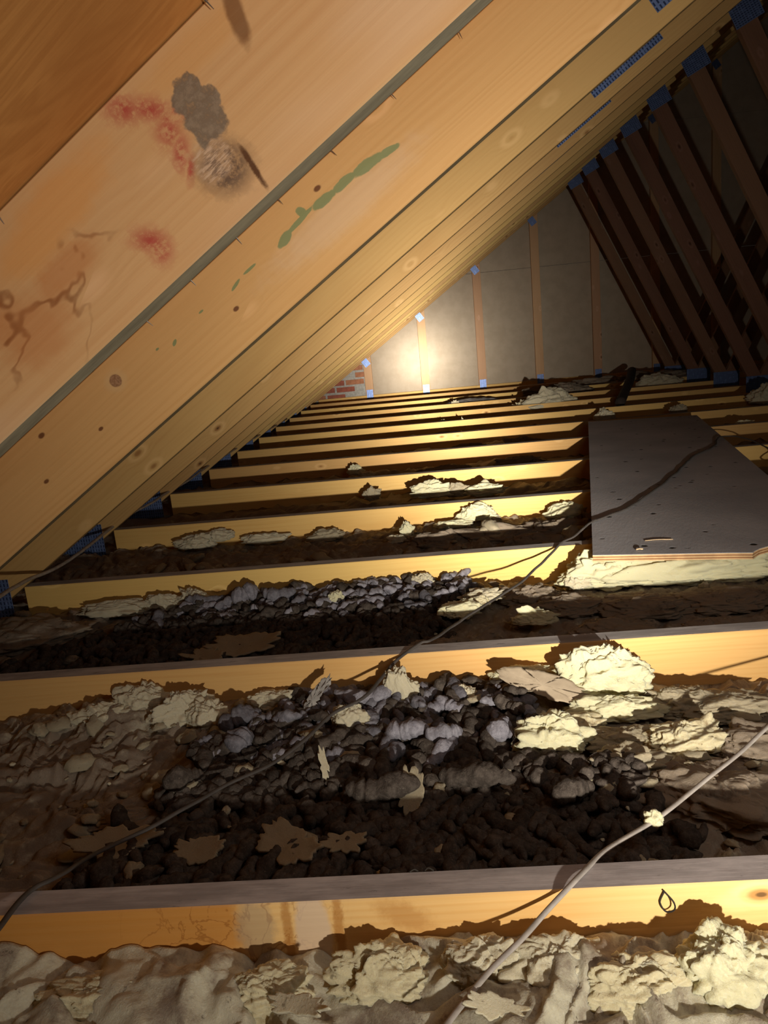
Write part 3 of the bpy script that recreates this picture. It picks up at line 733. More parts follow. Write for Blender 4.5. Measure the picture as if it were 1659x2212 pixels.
# bay in front of the nearest joist
tuft(-.085, .625, -.062, (.10, .05, .07), 101, W_CREAM, 'rounded cream insulation lump left of centre against the nearest joist', spikes=2)
tuft(.012, .63, -.058, (.075, .05, .06), 102, W_PALE, 'pale insulation tuft just left of the white cable, against the nearest joist', spikes=4, spike=.3)
tuft(.085, .62, -.060, (.10, .06, .065), 103, W_PALE, 'pale cream insulation lump just right of the white cable where it nears the nearest joist', spikes=2)
tuft(.155, .60, -.062, (.10, .055, .07), 104, W_CREAM, 'peaked cream insulation lump in front of the nearest joist, second from the right', spikes=5, spike=.3)
tuft(.235, .61, -.060, (.095, .06, .09), 105, W_YELLOW, 'tall yellowish insulation lump at the lower right, against the nearest joist', spikes=2, spike=.2)
tuft(-.20, .615, -.064, (.09, .05, .05), 106, W_CREAM, 'low cream insulation lump against the stained stretch of the nearest joist', spikes=3, spike=.25)
tuft(-.37, .615, -.066, (.13, .05, .045), 107, W_CREAM, 'wide flat cream insulation lump at the lower left corner', spikes=2)
scrap(.02, .56, -.030, (.05, .02), 61, W_PALE, 'small white torn insulation flake at the bottom beside the white cable', tilt=(.5, .3))
scrap(-.16, .575, -.035, (.07, .018), 62, W_PALE, 'pale curled insulation strip at the bottom left of centre', tilt=(.5, -.3), rot=-.5)
tuft(.30, .56, -.075, (.07, .06, .06), 108, W_BROWN, 'brown insulation lump in the bottom right corner', spikes=3)
tuft(.08, .565, -.078, (.07, .05, .05), 109, W_BROWN, 'brown soiled insulation lump at the bottom right of the white cable', spikes=2)

# bay between the two nearest joists
tuft(-.555, 1.245, -.058, (.115, .06, .085), 1, W_PALE, 'upright pale insulation puff left, against the second joist', spikes=3, spike=.25)
tuft(-.625, 1.22, -.072, (.12, .07, .07), 2, W_PALE, 'low grey-beige insulation heap at the left end of the second joist', spikes=3)
tuft(-.470, 1.21, -.058, (.11, .05, .085), 3, W_PALE, 'folded pale insulation sheet leaning beside the upright puff', rot=.5, spikes=2, layers=.14)
tuft(-.425, 1.195, -.064, (.07, .05, .07), 4, W_PALE, 'small cream insulation fold right of the leaning folded sheet', spikes=4)
tuft(-.315, 1.245, -.066, (.09, .04, .050), 5, W_PALE, 'flat pale insulation tuft with torn top against the second joist, left of the grey card', spikes=4, spike=.3)
tuft(-.085, 1.215, -.058, (.06, .04, .11), 6, W_PALE, 'upright grey-white insulation cone in the middle behind the grey cable', spikes=2, spike=.3)
tuft(.262, 1.215, -.050, (.15, .07, .115), 7, W_YELLOW, 'large bright yellow insulation lump right of centre against the second joist', spikes=3, spike=.15, layers=.12)
tuft(.150, 1.245, -.060, (.15, .045, .06), 8, W_YELLOW, 'low yellow insulation ridge behind the brown kraft flap', spikes=3, spike=.2)
tuft(.270, 1.150, -.072, (.15, .06, .05), 9, W_YELLOW, 'yellow torn insulation layer at the foot of the large yellow lump', spikes=4, spike=.3)
tuft(.150, 1.050, -.062, (.105, .06, .085), 10, W_YELLOW, 'white torn insulation tuft with upright points right of the dropping pile', spikes=8, spike=.45)
tuft(-.163, 1.135, -.050, (.06, .04, .055), 11, W_PALE, 'small cream insulation knob beside the grey cable in the dropping pile', spikes=4, spike=.3)
tuft(.030, 1.20, -.060, (.045, .035, .055), 12, W_PALE, 'round pale insulation ball amid the grey droppings right of centre', spikes=1)
tuft(.345, 1.035, -.066, (.13, .07, .06), 13, W_CREAM, 'cream insulation tuft with a torn tip under the white cable, far right', spikes=5, spike=.35, rot=.3)
tuft(.245, .985, -.070, (.10, .07, .055), 14, W_TAN, 'tan insulation hump with a lit crest, left of the white cable', spikes=3)
tuft(.345, .91, -.080, (.17, .12, .07), 15, W_BROWN, 'wide brown insulation fold under the white cable at the right', spikes=2, rot=-.4)
tuft(.455, 1.15, -.078, (.14, .08, .05), 16, W_TAN, 'tan insulation heap at the far right against the second joist', spikes=4)
tuft(.39, 1.17, -.078, (.12, .07, .05), 17, W_TAN, 'tan crumpled insulation right of the large yellow lump', spikes=4)
tuft(.195, 1.115, -.072, (.10, .05, .035), 18, W_CREAM, 'flat cream insulation patch below the kraft flap', spikes=4)
tuft(.26, 1.06, -.074, (.12, .06, .04), 19, W_TAN, 'tan insulation ridge right of the white torn tuft', spikes=4)
tuft(.45, 1.03, -.078, (.14, .09, .05), 20, W_BROWN, 'brown insulation heap at the right edge behind the white cable', spikes=3)
tuft(.15, .975, -.088, (.16, .08, .04), 21, W_BROWN, 'brown insulation mound between the droppings and the tan hump', spikes=3)
tuft(-.60, 1.10, -.088, (.20, .10, .035), 22, W_BROWN, 'broad brown dirty insulation mound at the left between the near joists', spikes=5, spike=.2)
tuft(-.52, .97, -.094, (.16, .09, .03), 23, W_BROWN, 'low brown soiled insulation mound left of the grey cable', spikes=5, spike=.2)
scrap(-.213, .835, -.058, (.085, .055), 24, W_TAN, 'tan leaf-shaped insulation scrap on the droppings near the nearest joist, left one', tilt=(.15, 0), rot=-.5)
scrap(-.143, .838, -.058, (.055, .035), 25, W_TAN, 'tan ragged insulation scrap on the droppings near the nearest joist, right one', tilt=(.15, 0))
scrap(-.062, .925, -.050, (.035, .065), 26, W_TAN, 'narrow upright tan insulation scrap in the middle of the brown droppings', tilt=(.7, 0))
scrap(-.19, 1.0, -.045, (.014, .045), 27, W_PALE, 'short cream insulation sliver just right of the grey cable', tilt=(.8, 0), rot=.3)
scrap(-.335, .84, -.060, (.07, .035), 28, W_TAN, 'dull tan insulation scrap beside the nearest joist left of the leaf-shaped one', tilt=(.3, 0))
scrap(-.455, .865, -.060, (.11, .045), 29, W_TAN, 'dull tan flat insulation scrap crossing under the grey cable', tilt=(.25, 0))
M_KRAFT = plain('kraft_paper', (0.42, 0.33, 0.23), 0.8, scale=12, bscale=90, bump_=0.4)
M_CARD = plain('grey_card', (0.36, 0.33, 0.30), 0.85, scale=30)
scrap(.160, 1.185, -.033, (.150, .055), 30, M_KRAFT, 'smooth brown kraft paper flap lying on droppings below the yellow ridge', tilt=(.75, .22), thick=.0015, name='paper_flap', cat='paper', pts=[(-1, .35), (-.7, .8), (0, .9), (.6, .55), (1.1, -.2), (.8, -.9), (.2, -.8), (-.5, -.55), (-.95, -.2)], curl=.06, rot=-.15)
scrap(-.232, 1.185, -.035, (.075, .080), 31, M_CARD, 'pointed grey-beige card standing in the droppings left of the grey cable', tilt=(.9, -.1), thick=.0015, name='card_scrap', cat='card', pts=[(-.9, -.9), (-.6, -1), (.2, -.1), (.9, .6), (.95, 1.0), (.5, .85), (-.2, .2)], curl=.03)

# second bay
tuft(-1.02, 1.70, -.070, (.30, .18, .06), 32, W_BROWN, 'smooth dusky insulation mound at the far left of the second bay', spikes=1)
tuft(-.83, 1.825, -.066, (.20, .06, .05), 33, W_PALE, 'long grey-beige insulation ridge against the left of the third joist', spikes=4)
tuft(-.715, 1.83, -.062, (.10, .05, .055), 34, W_PALE, 'grey-white crumbly insulation tuft against the third joist', spikes=6, spike=.3)
tuft(-.635, 1.83, -.058, (.08, .05, .065), 35, W_PALE, 'bright torn insulation tuft with hooked top against the third joist', spikes=7, spike=.5)
tuft(.60, 1.80, -.060, (.46, .11, .135), 36, W_YELLOW, 'long bright cream insulation roll under the front edge of the grey board', spikes=1, spike=.1, nu=160)
tuft(.42, 1.80, -.060, (.22, .09, .12), 37, W_YELLOW, 'rounded yellow insulation end at the left tip of the long roll', spikes=2, spike=.15)
tuft(.335, 1.775, -.066, (.06, .04, .05), 38, W_PALE, 'small spiky white insulation tuft left of the long roll', spikes=8, spike=.5)
tuft(.045, 1.625, -.060, (.085, .05, .05), 39, W_YELLOW, 'pale torn insulation tuft under the grey cable in the second bay', spikes=7, spike=.4)
tuft(.200, 1.545, -.058, (.090, .04, .045), 40, W_YELLOW, 'bright comb-like insulation tuft just behind the second joist', spikes=9, spike=.5)
tuft(.100, 1.72, -.062, (.09, .05, .035), 41, W_PALE, 'flat pale insulation tuft beside the grey cable behind the bright one', spikes=4)
tuft(.085, 1.68, -.064, (.06, .04, .035), 46, W_CREAM, 'small cream insulation pad between the flat pale tuft and the cable', spikes=3)
tuft(-.045, 1.845, -.062, (.07, .05, .055), 42, W_PALE, 'grey-beige insulation tuft among droppings at the middle of the third joist', spikes=3)
tuft(-.255, 1.755, -.050, (.035, .03, .035), 43, W_YELLOW, 'tiny white insulation knob on the grey droppings of the second bay', spikes=5)
scrap(-.42, 1.50, -.052, (.15, .07), 44, W_TAN, 'tan twisted insulation scrap on the dark droppings behind the second joist', tilt=(.3, 0))
scrap(-.50, 1.46, -.055, (.08, .05), 45, W_TAN, 'small tan insulation scrap left of the twisted one, behind the second joist', tilt=(.3, 0))
for i, (x, y, s, lb) in enumerate([(.30, 1.66, .16, 'brown ragged insulation heap right of the cable in the second bay'), (.45, 1.62, .2, 'brown insulation heap in the shade before the long roll'), (.62, 1.63, .2, 'brown insulation heap in the shade at the right of the second bay'),
                                   (.22, 1.74, .14, 'brown insulation heap behind the cable near the third joist'), (.36, 1.5, .16, 'brown insulation heap just behind the second joist, right of the comb-like tuft'), (-.02, 1.46, .12, 'brown insulation heap just behind the second joist under the cable'),
                                   (.55, 1.46, .16, 'brown insulation heap at the far right behind the second joist')]):
    tuft(x, y, -.082, (s, s * .6, .05), 50 + i, W_BROWN, lb, spikes=6, spike=.3)

# further bays
tuft(-.80, 2.42, -.055, (.12, .07, .065), 201, W_PALE, 'pale layered insulation lump at the left of the fourth joist', spikes=2, layers=.16)
tuft(-.73, 2.45, -.045, (.10, .05, .05), 202, W_PALE, 'pale insulation slab spilling over the fourth joist, left', spikes=3)
tuft(-.575, 2.44, -.062, (.14, .05, .045), 203, W_PALE, 'low grey-beige insulation mound against the fourth joist', spikes=3)
tuft(-.36, 2.43, -.066, (.12, .07, .045), 204, W_TAN, 'dim rounded insulation lump against the fourth joist, left of centre', spikes=2)
tuft(.14, 2.45, -.040, (.13, .05, .065), 205, W_YELLOW, 'bright yellow insulation tuft leaning on the fourth joist', spikes=5, spike=.3)
tuft(.06, 2.41, -.056, (.12, .05, .03), 206, W_YELLOW, 'flat bright insulation shelf left of the leaning yellow tuft', spikes=3)
tuft(.43, 2.43, -.052, (.12, .05, .07), 207, W_YELLOW, 'round bright insulation lump at the left edge of the grey board', spikes=2, spike=.2)
tuft(-.09, 2.36, -.056, (.04, .03, .06), 208, W_YELLOW, 'small upright curl of insulation before the fourth joist', spikes=6, spike=.7)
tuft(-.12, 2.30, -.062, (.06, .04, .03), 209, W_PALE, 'small flat insulation bit left of the upright curl', spikes=4)
for i, (x, y, s, lb) in enumerate([(.0, 2.26, .2, 'brown ragged insulation heap in the third bay, left'), (.2, 2.28, .24, 'brown folded insulation heap in the third bay, middle'), (.38, 2.3, .2, 'brown insulation heap beside the left edge of the grey board'), (.28, 2.14, .2, 'brown insulation heap near the third joist below the cable')]):
    tuft(x, y, -.074, (s, s * .6, .068), 210 + i, W_BROWN, lb, spikes=7, spike=.35)
tuft(-.005, 2.90, -.045, (.16, .08, .075), 221, W_YELLOW, 'brightest torn insulation tuft, before the fifth joist', spikes=9, spike=.45)
tuft(.205, 2.87, -.050, (.15, .07, .055), 222, W_YELLOW, 'ragged bright insulation tuft right of the brightest one', spikes=9, spike=.5)
tuft(.10, 2.90, -.052, (.10, .06, .06), 225, W_TAN, 'brown curled insulation between the two bright tufts of the fourth bay', spikes=4)
tuft(-.24, 2.97, -.052, (.07, .05, .065), 223, W_TAN, 'small tan insulation tuft left of the brightest one', spikes=5, spike=.5)
tuft(-.355, 3.58, -.052, (.07, .05, .06), 224, W_YELLOW, 'small bright insulation tuft standing before the sixth joist', spikes=7, spike=.5)
tuft(-.30, 3.56, -.066, (.08, .05, .03), 226, W_CREAM, 'flat insulation crumb right of the small bright tuft of the fifth bay', spikes=5)
for i, (x, y, s, lb) in enumerate([(.09, 3.5, .22, 'dark folded insulation heap before the sixth joist'), (.22, 4.15, .2, 'dark folded insulation heap before the seventh joist'), (.52, 4.2, .22, 'dark insulation heap before the seventh joist near the grey board'), (.42, 3.6, .2, 'dark insulation heap before the sixth joist near the grey board'), (.10, 4.75, .25, 'low dark insulation heap before the eighth joist')]):
    tuft(x, y, -.075, (s, s * .5, .06), 230 + i, W_BROWN, lb, spikes=7, spike=.4)
tuft(.11, 5.16, -.045, (.07, .05, .06), 240, W_CREAM, 'tiny insulation tuft before the ninth joist, left of its twin', spikes=5)
tuft(.24, 5.0, -.040, (.045, .04, .085), 241, W_YELLOW, 'tiny upright bright insulation tuft before the ninth joist', spikes=6, spike=.6)
tuft(.90, 5.66, -.030, (.38, .20, .17), 242, W_PALE, 'large pale insulation clump far off, lit beside the dark board pieces', spikes=10, spike=.4, nu=140)
tuft(.74, 5.70, -.05, (.16, .12, .12), 243, W_CREAM, 'pointed insulation piece left of the large far clump', spikes=6, spike=.5)
tuft(1.09, 4.70, -.035, (.12, .08, .085), 244, W_PALE, 'small pale insulation ball just beyond the grey board', spikes=3)
tuft(1.92, 6.40, -.02, (.34, .18, .16), 245, W_PALE, 'pale insulation clump far right, below the blue web plates', spikes=8, spike=.3)
tuft(2.12, 4.83, -.02, (.22, .16, .16), 246, W_PALE, 'dim grey insulation clump at the right edge beyond the board', spikes=4)
tuft(1.585, 3.86, -.03, (.10, .07, .05), 247, W_CREAM, 'small insulation scrap right of the board on a joist', spikes=7)
tuft(1.50, 4.60, -.02, (.10, .06, .07), 248, W_TAN, 'small insulation tuft near the far right corner of the board', spikes=5)
tuft(1.15, 6.6, -.03, (.5, .3, .14), 249, W_BROWN, 'large dark heap of soiled insulation beyond the pale clump', spikes=12, spike=.4, nu=140)
tuft(1.60, 7.2, -.04, (.6, .22, .12), 250, W_BROWN, 'long dark heap of soiled insulation near the gable', spikes=10, spike=.4)
tuft(2.05, 6.95, -.02, (.7, .4, .14), 251, W_BROWN, 'dark heap of insulation near the gable at the foot of the webs', spikes=8, spike=.4)

# ------------------------------------------------------------------ droppings
def dropping_mesh(seed, L, R, bend, mat, name='dropping', nseg=22, sides=12):
    r = np.random.default_rng(seed); t = np.linspace(-1, 1, nseg)
    P = np.stack([t * L / 2, bend * L * (t ** 2 - .3), 0.04 * L * np.sin(t * 3 + seed)], 1)
    prof = np.sqrt(np.clip(1 - np.abs(t) ** 3.2, 0.02, 1)) * (1 + 0.10 * np.sin(t * r.uniform(5, 9) + seed)) * (1 - 0.25 * r.random() * t)
    for c in r.uniform(-.8, .8, 2): prof = prof * (1 - 0.28 * np.exp(-((t - c) / .06) ** 2))
    V, F = tube(P, R * prof, sides)
    n = noise(V / R * 0.9 + seed * 7.1); n2 = noise(V / R * 2.5 + seed * 3.1)
    C = np.zeros_like(V); C[:, 0] = V[:, 0]; d = V - C
    V = V + d * (0.30 * n + 0.16 * n2 + .10 * noise(V / R * 5))[:, None]
    me = bpy.data.meshes.new(name); me.from_pydata(V.tolist(), [], [tuple(dict.fromkeys(map(int, f))) for f in F])
    me.polygons.foreach_set('use_smooth', np.ones(len(me.polygons), bool)); me.update(); me.materials.append(mat)
    return me
pool = {}
for key, mat in (('b', D_BROWN), ('g', D_GREY_LIT)):
    pool[key] = []
    for i in range(12):
        L = [.055, .075, .040, .085, .06, .030, .08, .045, .034, .065, .022, .07][i]; R = [.0095, .0105, .011, .011, .009, .0105, .0095, .0115, .0095, .0115, .009, .008][i]
        pool[key].append((dropping_mesh(300 + i, L, R, [0, .15, .05, -.12, .2, 0, .08, -.15, .1, 0, 0, .25][i], mat), R))
def scatter(mask, hfun, x0, x1, y0, y1, n, seed, radius, lim=20000):
    r = np.random.default_rng(seed); pts = []
    for _ in range(lim):
        if len(pts) >= n: break
        x = r.uniform(x0, x1); y = r.uniform(y0, y1)
        if mask(np.array([x]), np.array([y]))[0] < r.uniform(.25, .8): continue
        if any((x - a) ** 2 + (y - b) ** 2 < radius ** 2 for a, b in pts[-400:]): continue
        pts.append((x, y))
    return pts
LBL = {('b', 1): 'dark brown sausage-shaped animal dropping in the pile between the two nearest joists', ('g', 1): 'animal dropping painted in lit grey, in the pile between the two nearest joists',
       ('b', 2): 'dark brown animal dropping in the pile between the second and third joists', ('g', 2): 'animal dropping painted in lit grey, in the pile between the second and third joists'}
GRP = {('b', 1): 'brown droppings, nearest pile', ('g', 1): 'grey droppings, nearest pile', ('b', 2): 'brown droppings, second pile', ('g', 2): 'grey droppings, second pile'}
count = 0
rr = np.random.default_rng(99)
stuff = {('b', 1): [], ('g', 1): [], ('b', 2): [], ('g', 2): []}
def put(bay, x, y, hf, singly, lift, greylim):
    key = 'g' if (y > greylim + rr.normal() * .035) and rr.random() < .6 else 'b'  # lit grey painted on by position, past the joist's shadow
    me, R = pool[key][rr.integers(12)]
    z = float(hf(np.array([x]), np.array([y]))[0][0]) + R * 0.55 + lift
    eul = (rr.uniform(-.5, .5), rr.uniform(-.35, .35), rr.uniform(0, 6.28)); sc = rr.uniform(.8, 1.2)
    if singly:
        o = bpy.data.objects.new('dropping', me); COL.objects.link(o); o.location = (x, y, z); o.rotation_euler = eul; o.scale = (sc,) * 3
        tag(o, LBL[key, bay], 'dropping', GRP[key, bay])
    else:
        stuff[key, bay].append((me, Matrix.LocRotScale(Vector((x, y, z)), __import__('mathutils').Euler(eul), Vector((sc,) * 3))))
P1 = scatter(mask_bay1, h1, -.58, .36, .79, 1.255, 175, 5, .026)
P2 = scatter(mask_bay2, h2, -.98, .16, 1.46, 1.86, 120, 6, .036)
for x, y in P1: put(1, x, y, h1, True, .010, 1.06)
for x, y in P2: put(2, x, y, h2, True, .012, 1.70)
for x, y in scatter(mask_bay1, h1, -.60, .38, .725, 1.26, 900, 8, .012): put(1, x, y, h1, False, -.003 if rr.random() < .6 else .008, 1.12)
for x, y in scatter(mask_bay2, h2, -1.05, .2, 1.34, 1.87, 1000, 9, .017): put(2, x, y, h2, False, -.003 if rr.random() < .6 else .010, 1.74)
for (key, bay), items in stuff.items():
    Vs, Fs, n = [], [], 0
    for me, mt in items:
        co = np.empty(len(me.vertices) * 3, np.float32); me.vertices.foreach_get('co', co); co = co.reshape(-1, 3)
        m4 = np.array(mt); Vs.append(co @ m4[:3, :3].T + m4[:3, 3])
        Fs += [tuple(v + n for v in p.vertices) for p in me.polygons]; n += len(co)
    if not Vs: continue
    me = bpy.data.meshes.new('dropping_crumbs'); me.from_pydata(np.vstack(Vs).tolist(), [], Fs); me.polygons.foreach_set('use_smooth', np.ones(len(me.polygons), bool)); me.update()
    o = link('dropping_crumbs', me, D_BROWN if key == 'b' else D_GREY_LIT)
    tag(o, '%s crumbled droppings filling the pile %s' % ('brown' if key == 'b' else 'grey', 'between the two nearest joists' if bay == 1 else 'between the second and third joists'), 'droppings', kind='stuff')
# torn crumbs of insulation strewn over the mats: nobody could count them
crumb_me = [tuft_mesh('crumb', (1, .7, .5), 500 + i, W_PALE, spikes=5, spike=.6, nu=14, nv=9) for i in range(8)]
flat_me = [scrap(0, 0, 0, (1, .6), 520 + i, W_TAN, 'x', thick=.06, ragged=.6, name='tmp') for i in range(0)]
def crumbs(x0, x1, y0, y1, n, hf, s0, s1, mat, label, seed, bias=None):
    r = np.random.default_rng(seed); Vs, Fs, nn = [], [], 0; k = 0
    while k < n:
        x, y = r.uniform(x0, x1), r.uniform(y0, y1)
        if bias is not None and bias(x, y) < r.random(): continue
        k += 1; me = crumb_me[r.integers(8)]; sc = s0 * (s1 / s0) ** (r.random() ** 1.6)
        z = float(hf(np.array([x]), np.array([y]))[0][0]) + sc * .12 + (.012 if mask_bay1(np.array([x]), np.array([y]))[0] > .5 and y < 1.3 else 0)
        mt = Matrix.LocRotScale(Vector((x, y, z)), __import__('mathutils').Euler((r.uniform(-.5, .5), r.uniform(-.5, .5), r.uniform(0, 6.3))), Vector((sc,) * 3))
        co = np.empty(len(me.vertices) * 3, np.float32); me.vertices.foreach_get('co', co); m4 = np.array(mt); Vs.append(co.reshape(-1, 3) @ m4[:3, :3].T + m4[:3, 3])
        Fs += [tuple(v + nn for v in p.vertices) for p in me.polygons]; nn += len(me.vertices)
    me = bpy.data.meshes.new('insulation_crumbs'); me.from_pydata(np.vstack(Vs).tolist(), [], Fs); me.polygons.foreach_set('use_smooth', np.ones(len(me.polygons), bool)); me.update()
    tag(link('insulation_crumbs', me, mat), label, 'insulation', kind='stuff')
crumbs(-1.0, .6, .72, 1.26, 260, h1, .008, .05, W_TAN, 'tan insulation crumbs strewn between the two nearest joists', 31, lambda x, y: .9 if x < -.35 or x > .2 else .25)
crumbs(-.75, .6, .72, 1.26, 70, h1, .006, .022, W_PALE, 'pale insulation crumbs strewn between the two nearest joists', 32)
crumbs(-.9, .75, 1.93, 2.47, 160, far(-.078, .72, 31.), .015, .08, W_TAN, 'tan insulation crumbs strewn before the fourth joist', 35, lambda x, y: .9 if x > -.15 else .2)
crumbs(-1.3, 1.0, 1.34, 1.87, 260, h2, .01, .06, W_BROWN, 'brown insulation crumbs strewn between the second and third joists', 33, lambda x, y: .9 if x > 0 or x < -.8 else .3)
crumbs(-.6, .8, 1.4, 1.87, 40, h2, .008, .025, W_PALE, 'pale insulation crumbs strewn between the second and third joists', 34)
# the large droppings one can tell apart
def big_dropping(x, y, z, L, R, bend, rot, mat, label, seed, tilt=(0, 0)):
    o = link('dropping', dropping_mesh(seed, L, R, bend, mat, nseg=40, sides=18)); o.location = (x, y, z); o.rotation_euler = (tilt[0], tilt[1], rot); tag(o, label, 'dropping')
big_dropping(-.135, 1.205, -.040, .125, .015, .16, .10, D_GREY_LIT, 'long curved grey dropping behind the grey cable, left of the upright cone', 401)
big_dropping(-.068, 1.085, -.045, .070, .0165, .02, -.12, D_GREY_LIT, 'thick straight grey dropping with broken ends in the middle of the near pile', 402)
big_dropping(-.355, 1.165, -.048, .075, .0165, .10, .45, D_GREY_LIT, 'thick grey dropping right of the folded pale sheet', 403)
big_dropping(-.338, 1.085, -.045, .050, .020, .05, 1.3, D_GREY_LIT, 'stubby cleft grey dropping left of the grey cable', 404)
big_dropping(-.01, 1.07, -.047, .060, .014, .1, .3, D_GREY_LIT, 'lumpy grey dropping right of the thick straight one', 405)
big_dropping(.075, 1.075, -.047, .055, .016, .05, 1.1, D_GREY_LIT, 'grey dropping standing beside the white torn tuft', 406)
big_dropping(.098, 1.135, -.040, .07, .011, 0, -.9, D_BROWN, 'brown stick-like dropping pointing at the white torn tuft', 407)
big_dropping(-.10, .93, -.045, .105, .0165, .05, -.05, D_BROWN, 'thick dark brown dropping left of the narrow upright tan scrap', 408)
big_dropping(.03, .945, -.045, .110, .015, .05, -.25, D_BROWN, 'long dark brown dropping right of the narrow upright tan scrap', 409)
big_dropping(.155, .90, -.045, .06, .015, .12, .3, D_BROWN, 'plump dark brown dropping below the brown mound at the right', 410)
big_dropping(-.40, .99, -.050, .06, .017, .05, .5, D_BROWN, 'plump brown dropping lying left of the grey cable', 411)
big_dropping(-.60, 1.80, -.045, .09, .014, .1, .1, D_GREY_LIT, 'long grey dropping right of the bright hooked tuft', 412)
big_dropping(-.40, 1.79, -.040, .085, .017, .05, .05, D_GREY_LIT, 'wide grey dropping in front of the third joist', 413)
big_dropping(-.49, 1.80, -.035, .07, .022, .15, .7, D_GREY_LIT, 'plump grey dropping at the left of the second pile', 414)

# ------------------------------------------------------------------ grey board lying on the joists
def board():
    t = empty('plywood_board', (.366, 1.735, 0)); t.rotation_euler = (0, 0, -math.atan2(.2106, 1.0))
    tag(t, 'grey-topped plywood board with a broken front right corner lying on the joists', 'board')
    g = G('grey_board_face', 0.85); oc = g.coords()
    col = g.mix(g.ramp(g.noise(oc, 3.0, 4), 0.3, 0.7), (0.34, 0.325, 0.335), (0.46, 0.435, 0.44))
    v = g.n('ShaderNodeTexVoronoi', feature='F1'); g.set(v.inputs['Vector'], g.mapping(oc, (1.0, 1.0, 0.1))); v.inputs['Scale'].default_value = 16
    pick = g.noise(g.mapping(oc, (1, 1, .1)), 9.0, 2)
    spot = g.math('MULTIPLY', g.ramp(g.math('ADD', v.outputs['Distance'], g.math('MULTIPLY', g.noise(oc, 60, 3), .12)), 0.22, 0.14), g.ramp(pick, 0.44, 0.50))
    col = g.mix(spot, col, (0.02, 0.017, 0.015))
    v2 = g.n('ShaderNodeTexVoronoi', feature='F1'); g.set(v2.inputs['Vector'], oc); v2.inputs['Scale'].default_value = 45
    col = g.mix(g.math('MULTIPLY', g.ramp(v2.outputs['Distance'], 0.12, 0.06), g.ramp(g.noise(oc, 14, 2), 0.48, 0.52)), col, (0.42, 0.36, 0.28))
    g.set(g.b.inputs['Base Color'], col)
    b = g.bumpn(g.noise(g.mapping(oc, (1, .35, 1)), 160, 3, .6), 0.5, 0.0015); g.set(g.b.inputs['Normal'], g.bumpn(spot, 0.8, -0.002, b))
    FACE = g.m
    PLY = [plain('ply_light', (0.62, 0.40, 0.20), .8, scale=30), plain('ply_dark', (0.30, 0.14, 0.06), .8, scale=30)]
    Wd, Ln = .552, 2.50
    out = [(0, 0)]
    n = 10
    out += [(0.30, .002), (.345, .0), (.352, .012), (.365, .03), (.395, .055), (.415, .052), (.445, .085), (.475, .10), (.505, .135), (.53, .15), (Wd, .17)]
    out += [(Wd, Ln)] + [(0, Ln)]
    def slab(name, z0, z1, mat, inset=0.0, lumps=0.0):
        bm = bmesh.new(); r = random.Random(z0 * 1000)
        pts = [(min(max(x + (r.uniform(-1, 1) * lumps if 0 < x < Wd else 0), 0), Wd) , y + (inset if y < 1 else -inset)) for x, y in out]
        a = [bm.verts.new((x, y, z0)) for x, y in pts]; b_ = [bm.verts.new((x, y, z1)) for x, y in pts]
        bm.faces.new(a[::-1]); bm.faces.new(b_)
        for i in range(len(pts)):
            j = (i + 1) % len(pts); bm.faces.new((a[i], a[j], b_[j], b_[i]))
        bmesh.ops.recalc_face_normals(bm, faces=bm.faces)
        me = bpy.data.meshes.new(name); bm.to_mesh(me); bm.free(); return link(name, me, mat, t)
    zs = [0.0005, .0033, .0063, .0093, .0123, .0153]
    for i in range(5):
        slab('veneer_layer', zs[i], zs[i + 1], PLY[i % 2], 0.0006 * (i % 2), .002)
    f = slab('board_face', .0153, .0163, FACE, 0.0003); f['label'] = 'dark grey dusty upper face'
    return t
board()
M_SPL = plain('pale_splinter', (0.66, 0.47, 0.28), .8)
def splinter(p, q, r0, label):
    me = tube_me(catmull([p, ((p[0] + q[0]) / 2, (p[1] + q[1]) / 2 + .001, (p[2] + q[2]) / 2 + .001), q], 4), r0, 6, .6); o = link('wood_splinter', me, M_SPL); tag(o, label, 'splinter')
splinter((.510, 1.815, .0185), (.575, 1.808, .0185), .0018, 'thin pale wood splinter lying on the front of the grey board')
splinter((.470, 1.745, .019), (.482, 1.735, .022), .003, 'short pale peg standing near the front edge of the grey board')
splinter((.590, 1.712, .010), (.626, 1.704, .010), .0035, 'white torn flake on the front edge of the grey board')

# ------------------------------------------------------------------ cables
def cable(path, r, mat, label, flat=.65, jit=0.0):
    P = catmull(path, 8)
    if jit: P = P + jit * np.stack([noise(P * 14), noise(P * 14 + 7), noise(P * 14 + 19) * .4], 1)
    o = link('cable', tube_me(P, r, 10, flat), mat); tag(o, label, 'cable'); return o
cable([(-0.462, 0.56, 0.03), (-0.467, 0.621, 0.018), (-0.473, 0.690, 0.006), (-0.457, 0.722, 0.0), (-0.444, 0.805, -0.03), (-0.366, 0.891, -0.035), (-0.322, 0.946, -0.035), (-0.27, 0.988, -0.035), (-0.23, 1.039, -0.032), (-0.187, 1.111, -0.025),
       (-0.136, 1.157, -0.018), (-0.092, 1.246, -0.004), (-0.045, 1.300, 0.006), (-0.02, 1.318, 0.005), (0.043, 1.458, -0.012), (0.156, 1.621, -0.014), (0.252, 1.776, -0.008), (0.317, 1.888, 0.005), (0.363, 1.94, 0.008), (0.425, 2.02, 0.0215),
       (0.545, 2.135, 0.021), (0.69, 2.35, 0.0208), (0.84, 2.60, 0.0208), (0.99, 2.87, 0.0208), (1.13, 3.05, 0.0208), (1.235, 3.258, 0.022), (1.32, 3.22, 0.016), (1.34, 3.0, -0.01), (1.25, 2.74, -0.02), (1.35, 2.5, -0.02)], .0036, M_CABLE_G, 'thin dark grey cable snaking from the lower left over the joists and grey board', jit=.004)
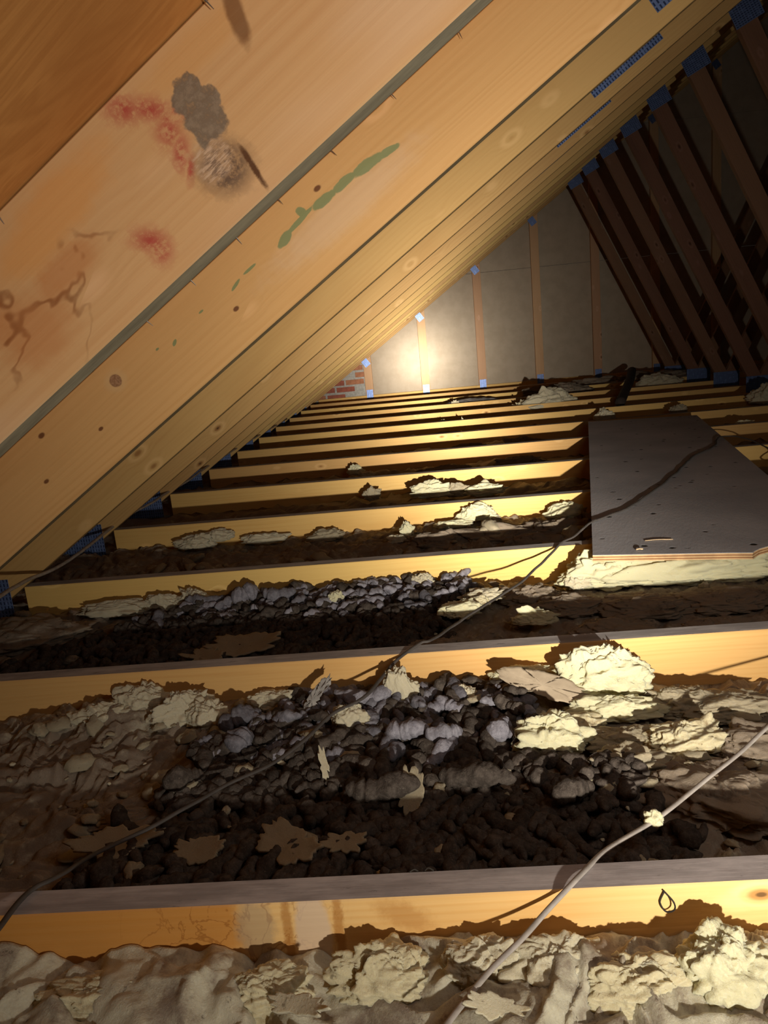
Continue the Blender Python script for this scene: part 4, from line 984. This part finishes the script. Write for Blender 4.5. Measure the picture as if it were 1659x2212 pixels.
cable([(-0.038, 0.524, -0.03), (-0.013, 0.557, -0.028), (0.019, 0.592, -0.022), (0.053, 0.62, -0.014), (0.079, 0.642, -0.005), (0.101, 0.658, 0.004), (0.126, 0.686, 0.004), (0.159, 0.732, -0.008), (0.22, 0.788, -0.02), (0.255, 0.816, -0.02), (0.319, 0.873, -0.02), (0.38, 0.926, -0.02),
       (0.45, 0.989, -0.015), (.6, 1.12, -.01)], .0031, M_CABLE_W, 'pale grey cable crossing the nearest joist at the lower right')
cable([(-0.90, 1.28, .13), (-0.937, 1.43, 0.1), (-0.975, 1.56, 0.08), (-1.02, 1.76, 0.055), (-1.04, 1.951, 0.03), (-1.068, 2.209, 0.02), (-1.106, 2.454, 0.012), (-1.109, 2.66, 0.018), (-1.099, 2.881, 0.015), (-1.112, 3.08, 0.012), (-1.085, 3.3, 0.02), (-1.103, 3.662, 0.02), (-1.108, 4.206, 0.02), (-1.097, 4.918, 0.02), (-1.101, 6.014, 0.01)], .0065, M_CABLE_W, 'pale cable running along the left eave below the rafters', flat=.7, jit=.002)
tuft(.228, .795, -.020, (.022, .02, .022), 260, W_YELLOW, 'tiny yellow insulation crumb caught on the pale grey cable', spikes=4, nu=40, nv=24)

# far debris
M_BARK = plain('dark_debris', (0.05, 0.035, 0.03), .9, scale=30)
cable_like = tube_me(catmull([(1.30, 5.15, .0), (1.45, 5.6, .03), (1.62, 6.1, .07), (1.85, 6.9, .09)], 6), .035, 10, .8)
tag(link('flexible_duct', cable_like, M_BARK), 'dark tube-like strip lying over the far joists, right of the pale clump', 'pipe')
M_FOIL = plain('grey_foil', (0.16, 0.14, 0.13), .5, scale=20)
scrap(.40, 6.3, -.01, (.55, .10), 270, M_FOIL, 'curved dark grey strip of foil facing on the far joists', tilt=(.6, 0), thick=.003, name='foil_strip', cat='foil', curl=-.10, ragged=.1)
scrap(.25, 6.25, .0, (.06, .05), 271, W_PALE, 'tiny white flake on a far joist left of the foil strip', tilt=(.9, 0))
# wire hook at the top of the nearest joist and a staple
hk = tube_me(catmull([(.198, .6625, -.004), (.206, .655, -.012), (.207, .656, -.022), (.200, .660, -.027), (.195, .6625, -.018), (.199, .6625, -.006)], 6), .0009, 6, 1)
tag(link('wire_loop', hk, M_DARKNAIL), 'small dark wire loop hanging on the face of the nearest joist', 'wire')
hk = tube_me(catmull([(-.056, .701, .0005), (-.050, .703, .002), (-.043, .7035, -.004), (-.036, .703, .003), (-.03, .701, .001)], 6), .0009, 6, 1)
tag(link('wire_loop', hk, M_DARKNAIL), 'small curled dark wire on the top back edge of the nearest joist', 'wire')
